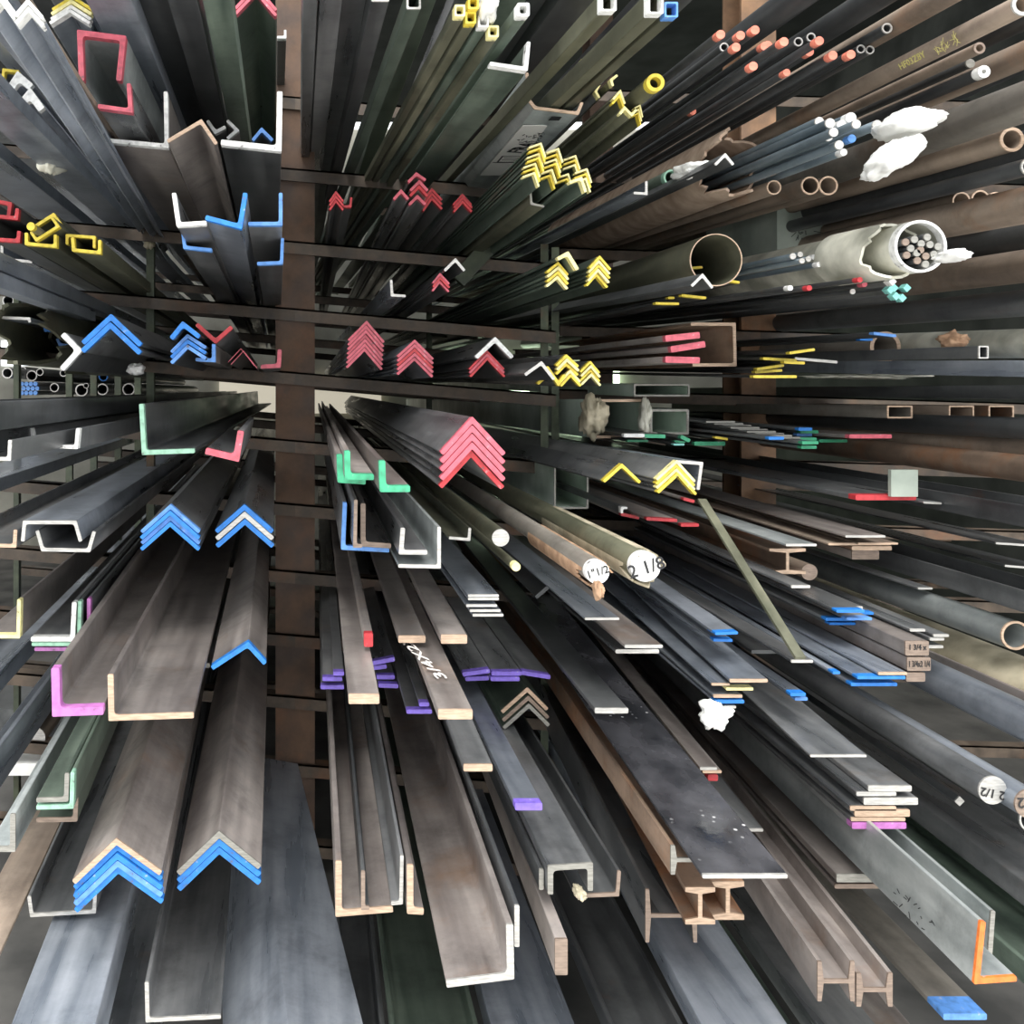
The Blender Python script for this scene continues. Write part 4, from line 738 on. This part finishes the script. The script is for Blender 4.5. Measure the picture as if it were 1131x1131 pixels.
# pile lower right
for i, (x0, x1, y, t, c) in enumerate([(959, 1007, 871, 6.5, 's'), (946, 990, 877, 4.5, 's'), (954, 1014, 885, 8, 's'), (939, 990, 893, 5, 't'), (944, 1005, 898, 8, 't'), (940, 1000, 905, 4, 't'), (941, 1001, 912, 7, 'm')]):
    FL(x0, x1, y, t, c, 'flat of the mixed pile at lower right, '+['topmost', 'second', 'third and widest', 'fourth', 'fifth', 'sixth', 'lowest'][i], d=1.85, mat='mill', aim=(400, 430))
FL(924, 992, 970, 9, 'gcut', 'wide flat, upper of two low at right', d=1.9, mat='warm', aim=(430, 430))
FL(922, 989, 979, 5, 'bcut', 'wide flat, lower of two low at right', d=1.9, mat='warm', aim=(430, 430))
FL(776, 870, 968, 4.5, 's', 'very wide dark plate speckled with water', d=1.5, mat='dustplate', aim=(350, 345), back=4.2)
FL(773, 792, 849, 3, 's', 'short flat, upper of a pinkish pair', d=1.95, mat='warm', aim=(440, 430))
FL(776, 797, 852.5, 3, 't', 'short flat, lower of a pinkish pair', d=1.95, mat='warm', aim=(440, 430))
FL(782, 793, 859, 7, 'r', 'small bar under the pinkish pair', d=1.98, mat='rust', aim=(440, 430))
FL(805, 828, 916, 3, 'bcut', 'brown flat behind the speckled plate', d=2.0, mat='brn', aim=(440, 430))
FL(795, 843, 917, 3, 's', 'flat poking out right of the speckled plate', d=1.98, mat='mill', aim=(450, 430))
# bottom: channels, beams
L([(374, 951), (374, 1009), (434, 1004)], 7, 't', 'deep angle nearest the column at the bottom', k=9, d=1.66, mat='warm', aim=(346, 430))
FL(401, 402, 980, 50, 'bcut', 'thin flat standing inside the deep angle', d=1.67, mat='dark', aim=(352, 430)) if 0 else None
L([(401, 962), (401, 1003), (408, 1003)], 4.5, 'bcut', 'angle standing inside the deep bottom angle', d=1.68, mat='dark', aim=(352, 430))
L([(444, 945), (443, 997), (432, 998)], 4, 's', 'narrow angle standing right of the deep angle', d=1.7, mat='mill', aim=(350, 430))
L([(453, 955), (453, 1006), (468, 1007)], 7, 't', 'thick angle left of the large bright ended angle', d=1.68, mat='warm', aim=(350, 430))
L([(493, 1087), (564, 1078), (563, 1021)], 8, 's', 'large angle with bright white end at the bottom', k=9, d=1.55, mat='warm', aim=(355, 430))
L([(571, 1000), (571, 1046)], 5.5, 's', 'upright flat behind the large bright ended angle', kind='flat', d=1.58, mat='mill', aim=(355, 430))
L([(620, 1037), (620, 1077)], 14, 'bcut', 'thick flat on edge at the bottom', kind='flat', d=1.55, mat='warm', aim=(380, 430))
U([(608, 988), (608, 959), (652, 956), (652, 984)], 6, 'gcut', 'grey channel with a brass curl inside', d=1.62, mat='mill', aim=(355, 430))
L([(598, 960), (598, 983)], 5, 'gcut', 'upright flat left of the grey channel', kind='flat', d=1.64, mat='dark', aim=(355, 430))
L([(636, 990), (682, 988), (684, 962)], 4, 'bcut', 'dull angle right of the grey channel', d=1.66, mat='dark', aim=(355, 430))
crumple('brass_swarf', 640, 986, 11, 12, 1.6, 'tan', 'small brass curl in the grey channel corner', 'metal curl', .02, 53, .6)
BEAM(741, 934, 828, 966, 4.5, 4.5, 'gcut', 'grey beam lying flat under the speckled plate', rot=True, d=1.62, mat='brn', aim=(370, 390), back=5)
BEAM(757, 980, 790, 1021, 5, 4.5, 't', 'orange rusted beam, left one of the pair', d=1.76, mat='brn', aim=(450, 430))
BEAM(786, 974, 822, 1016, 5, 4.5, 't', 'orange rusted beam, right one of the pair', d=1.79, mat='brn', aim=(450, 430))
BEAM(713, 982, 770, 1041, 4, 4, 'bcut', 'wide dark beam lying under the rusted pair', rot=True, d=1.8, mat='mill', aim=(430, 430))
BEAM(903, 1062, 944, 1106, 4.5, 4.5, 'bcut', 'purplish beam, left of the bottom right pair', rot=True, d=1.6, mat='warm', aim=(470, 430))
BEAM(946, 1075, 986, 1112, 5, 4.5, 'bcut', 'purplish beam, right of the bottom right pair', rot=True, d=1.6, mat='warm', aim=(470, 430))
gv = L([(1086, 1018), (1079, 1084), (1123, 1081)], 6, 'o', 'galvanised angle with faint marks, front one', d=1.5, mat='galv', aim=(420, 430), sleeve=.006)[0]
L([(1097, 1006), (1093, 1062), (1108, 1072)], 5, 'gcut', 'galvanised angle standing behind the orange ended one', d=1.56, mat='galv', aim=(420, 430))
FL(1080, 1110, 1072, 4, 'o', 'thin flat lying inside the galvanised angle', d=1.54, mat='galv', aim=(420, 430))
FL(1042, 1090, 1123, 7, 'b2', 'flat lying lowest below the galvanised angles', d=1.75, mat='pipe', aim=(400, 430), sleeve=.05)
# long slabs leaving the bottom edge
for i, (x0, x1, y, m, kd, ax) in enumerate([(440, 540, 1215, 'green', 1.75, 350), (560, 660, 1200, 'blue', 1.72, 360), (690, 770, 1190, 'dark', 1.7, 370), (800, 900, 1180, 'blue', 1.62, 400), (985, 1060, 1250, 'mill', 1.68, 400), (1160, 1260, 1110, 'green', 1.7, 400), (1150, 1240, 990, 'mill', 1.75, 400), (860, 960, 1260, 'green', 1.8, 400), (1080, 1140, 1290, 'warm', 1.7, 400), (380, 430, 1230, 'dark', 1.8, 350)]):
    U([(x0, y-26), (x0+2, y), (x1-2, y), (x1, y-26)] if i in (0, 2, 5, 9) else [(x0, y+24), (x0+2, y), (x1-2, y), (x1, y+24)], 6, 's', 'long wide channel leaving the bottom, '+['greenish below the bright ended angle', 'bluish below the thick flat on edge', 'dark left of the blue grey one', 'blue grey under the wide dark beam', 'dull beneath the purplish beams', 'greenish at the right edge', 'grey above the galvanised angle', 'greenish left of the purplish beams', 'brownish in the bottom right corner', 'dark beside the column foot'][i],
      d=kd, mat=m, aim=(ax, 430))
# mid depth bars whose ends hang off the frame or hide: fill the shelves between the named ones
fill = [(620, 660, 'A', 'dark', 2.4), (760, 680, 'F', 'blue', 2.4), (830, 720, 'F', 'dark', 2.2), ]
for i, (x, y, kd, m, d) in enumerate(fill):
    lab = 'dim long bar in the lower shelves, ' + ['below the left labelled bar', 'under the blue tips', 'below the leaning flat', 'left of the speckled plate', 'above the grey channel', 'right of the dim rusty nest', 'under the wide thin flat', 'left of the marked round bar', 'behind the galvanised angles', 'above the purplish beams'][i]
    if kd == 'U': U([(x, y-22), (x+1, y), (x+46, y), (x+47, y-22)], 4, 'k', lab, d=d, mat=m, aim=(360, 430))
    elif kd == 'A': ANG(x, y-24, 28, 24, 4, 'k', lab, d=d, mat=m, aim=(360, 430))
    else: FL(x, x+50, y, 4, 'k', lab, d=d, mat=m, aim=(360, 430))
# leaning flats and the brace
def lean(name, p0, p1, w_, t, mat, label, cat):
    a, b = P3(*p0), P3(*p1); v = b-a; s = v.cross(Vector((0, 1, 0))).normalized()*w_/2; n = v.cross(s).normalized()*t/2
    vs = [p+i*s+j*n for p in (a, b) for i in (-1, 1) for j in (-1, 1)]
    o = mesh_obj(name, [tuple(q-a) for q in vs], [(0, 1, 3, 2), (4, 6, 7, 5), (0, 4, 5, 1), (2, 3, 7, 6), (0, 2, 6, 4), (1, 5, 7, 3)], mat, None, a); fixn(o)
    return tag(o, label, cat)
lean('flat_bar', (884, 727, 1.72), (775, 552, 2.15), .02, .006, 'olive', 'brown flat leaning diagonally across the right bars', 'flat bar')
lean('brace_bar', (505, 310, 2.98), (640, 165, 2.98), .055, .03, 'thin', 'dark green diagonal brace between upper right arms', 'brace')
# ---- marks on surfaces
surf_text(pp, 'HF03Z8Y', P3(1017, 62, 2.096)+Vector((-.021, 0, -.011)), (.0, -1, 0), (-.88, 0, -.47), .022, 'ytxt', 'stencil_lettering')
marks(pp, P3(1056, 43, 1.98)+Vector((-.021, 0, -.011)), (0, -1, 0), (-.88, 0, -.47), .07, .02, 26, 'ytxt', 4, 'stencil_marks', (.5, 1))
surf_text(big, 'FRA', P3(577, 161, 2.46)+Vector((0, 0, -.006)), (.2, -1, 0), (0, 0, -1), .06, 'ink', 'label_lettering')
lab_ = box('shipping_label', -.05, .055, -.22, .30, -.0012, 0, 'label', big, P3(575, 163, 2.48)+Vector((0, 0, -.0035))-big.location)
for (a, c, e, g) in ((-.035, .035, .07, .075), (-.035, .035, .135, .14), (-.035, -.03, .07, .14), (.03, .035, .07, .14), (-.025, .025, .09, .094), (-.025, .025, .112, .116), (-.045, .045, .14, .146), (.0, .03, -.18, -.15)):
    box('label_symbol', a, c, e, g, -.0016, -.001, 'ink', lab_)
marks(lab_, lab_.location+big.location*0+Vector((0, -.12, -.0022)), (0, -1, 0), (0, 0, -1), .1, .06, 30, 'ink', 9, 'label_print', (.1, .3))
lab_.children[-1].location = Vector((0, -.12, -.0018))
marks(gv, P3(1036, 1036, 1.62)+Vector((-.012, 0, .018)), (0, -1, 0), (-1, 0, 0), .2, .04, 34, 'ink', 5, 'faint_marks', (.1, .35))
marks(bx, P3(910, 252, 2.9)+Vector((0, -.003, 0)), (1, 0, .3), (0, -1, 0), .2, .05, 26, 'ink', 6, 'faint_marks', (.2, .5))

# ================================================================ pipes in the far left rack
fl = [(9, 332, 6.5, 's', 4.0), (43, 333, 7, 's', 4.2), (71, 336, 4, 'yw', 4.2), (35, 415, 6, 's', 4.4), (44, 411, 4, 's', 4.5), (25, 409, 4, 's', 4.5), (90, 431, 7, 's', 4.4), (95, 426, 3, 's', 4.4), (113, 430, 6.5, 's', 4.5), (114, 416, 5, 'b', 4.4), (142, 430, 7, 's', 4.6), (49, 598, 5, 's', 4.0), (29, 803, 9, 's', 3.0), (36, 806, 5, 's', 3.2), (8, 412, 6, 's', 4.3), (60, 428, 5, 's', 4.5), (70, 412, 4, 's', 4.5)]
fw = ['highest at the edge', 'stuffed with blue rods', 'small yellow one', 'left under the eye level arm', 'beside the left one', 'smallest at left', 'middle under the arm', 'tiny above the middle', 'right under the arm', 'blue rimmed', 'rightmost under the arm', 'below the stacked channels', 'large low at the left', 'small low at the left', 'at the photo edge', 'low left of the middle', 'high left of the middle']
for i, (x, y, r, c, d) in enumerate(fl):
    PIPE(x, y, r, r*.8, c, 'pipe in the far left rack, '+fw[i], d=d, mat='dark' if i % 2 else 'mill', aim=(326, 432), group='pipes in the far left rack')
for i in range(12):
    x, y = 24+(i % 4)*5+(i//4 % 2)*2, 424+(i//4)*5
    ROD(x, y, 2.4, 'b2', 'tiny rod, '+['first', 'second', 'third', 'fourth'][i % 4]+' from left in the '+['upper', 'middle', 'lower'][i//4]+' row, far left rack', d=4.4, aim=(326, 432), group='tiny blue rods in the far left rack')
crumple('plastic_rag', 150, 408, 18, 14, 2.4, 'white', 'white cloth scrap on the eye level left arm', 'rag', .03, 61)
crumple('plastic_rag', 57, 178, 26, 26, 2.3, 'wrap', 'crumpled plastic on a bar end in upper left', 'plastic wrap', .05, 63, .6)
crumple('plastic_rag', 165, 266, 12, 18, 3.04, 'tan', 'cloth scrap at the thin green post top', 'rag', .03, 65, .5)
for i, (x, y0, y1, lab) in enumerate([(76, 412, 500, 'leftmost'), (103, 412, 450, 'second'), (130, 412, 445, 'third'), (152, 412, 445, 'rightmost')]):
    a = P3(x, y0, 4.3); b = P3(x, y1, 4.3)
    tag(boxes('thin_rack_post', [(a.x-.015, a.x+.015, 4.3, 4.33, FLOOR, a.z+.05)], 'thin'), f'{lab} of four thin posts of the far left rack', 'rack post')
# clutter low at far left
m1 = tag(box('machine_housing', -.16, .16, 0, .3, -.12, .12, 'dark', None, P3(30, 820, 3.3)), 'small dark machine housing low behind the left bars', 'machine')
ROD(38, 815, 12, 's', 'round machine drum end low at the left', d=3.0, mat='pipe', aim=(326, 432), back=3.2)
tag(box('paper_sheet', -.14, .14, 0, .2, -.02, .02, 'white', None, P3(0, 850, 3.0)), 'pale sheet stack low at the left photo edge', 'paper')
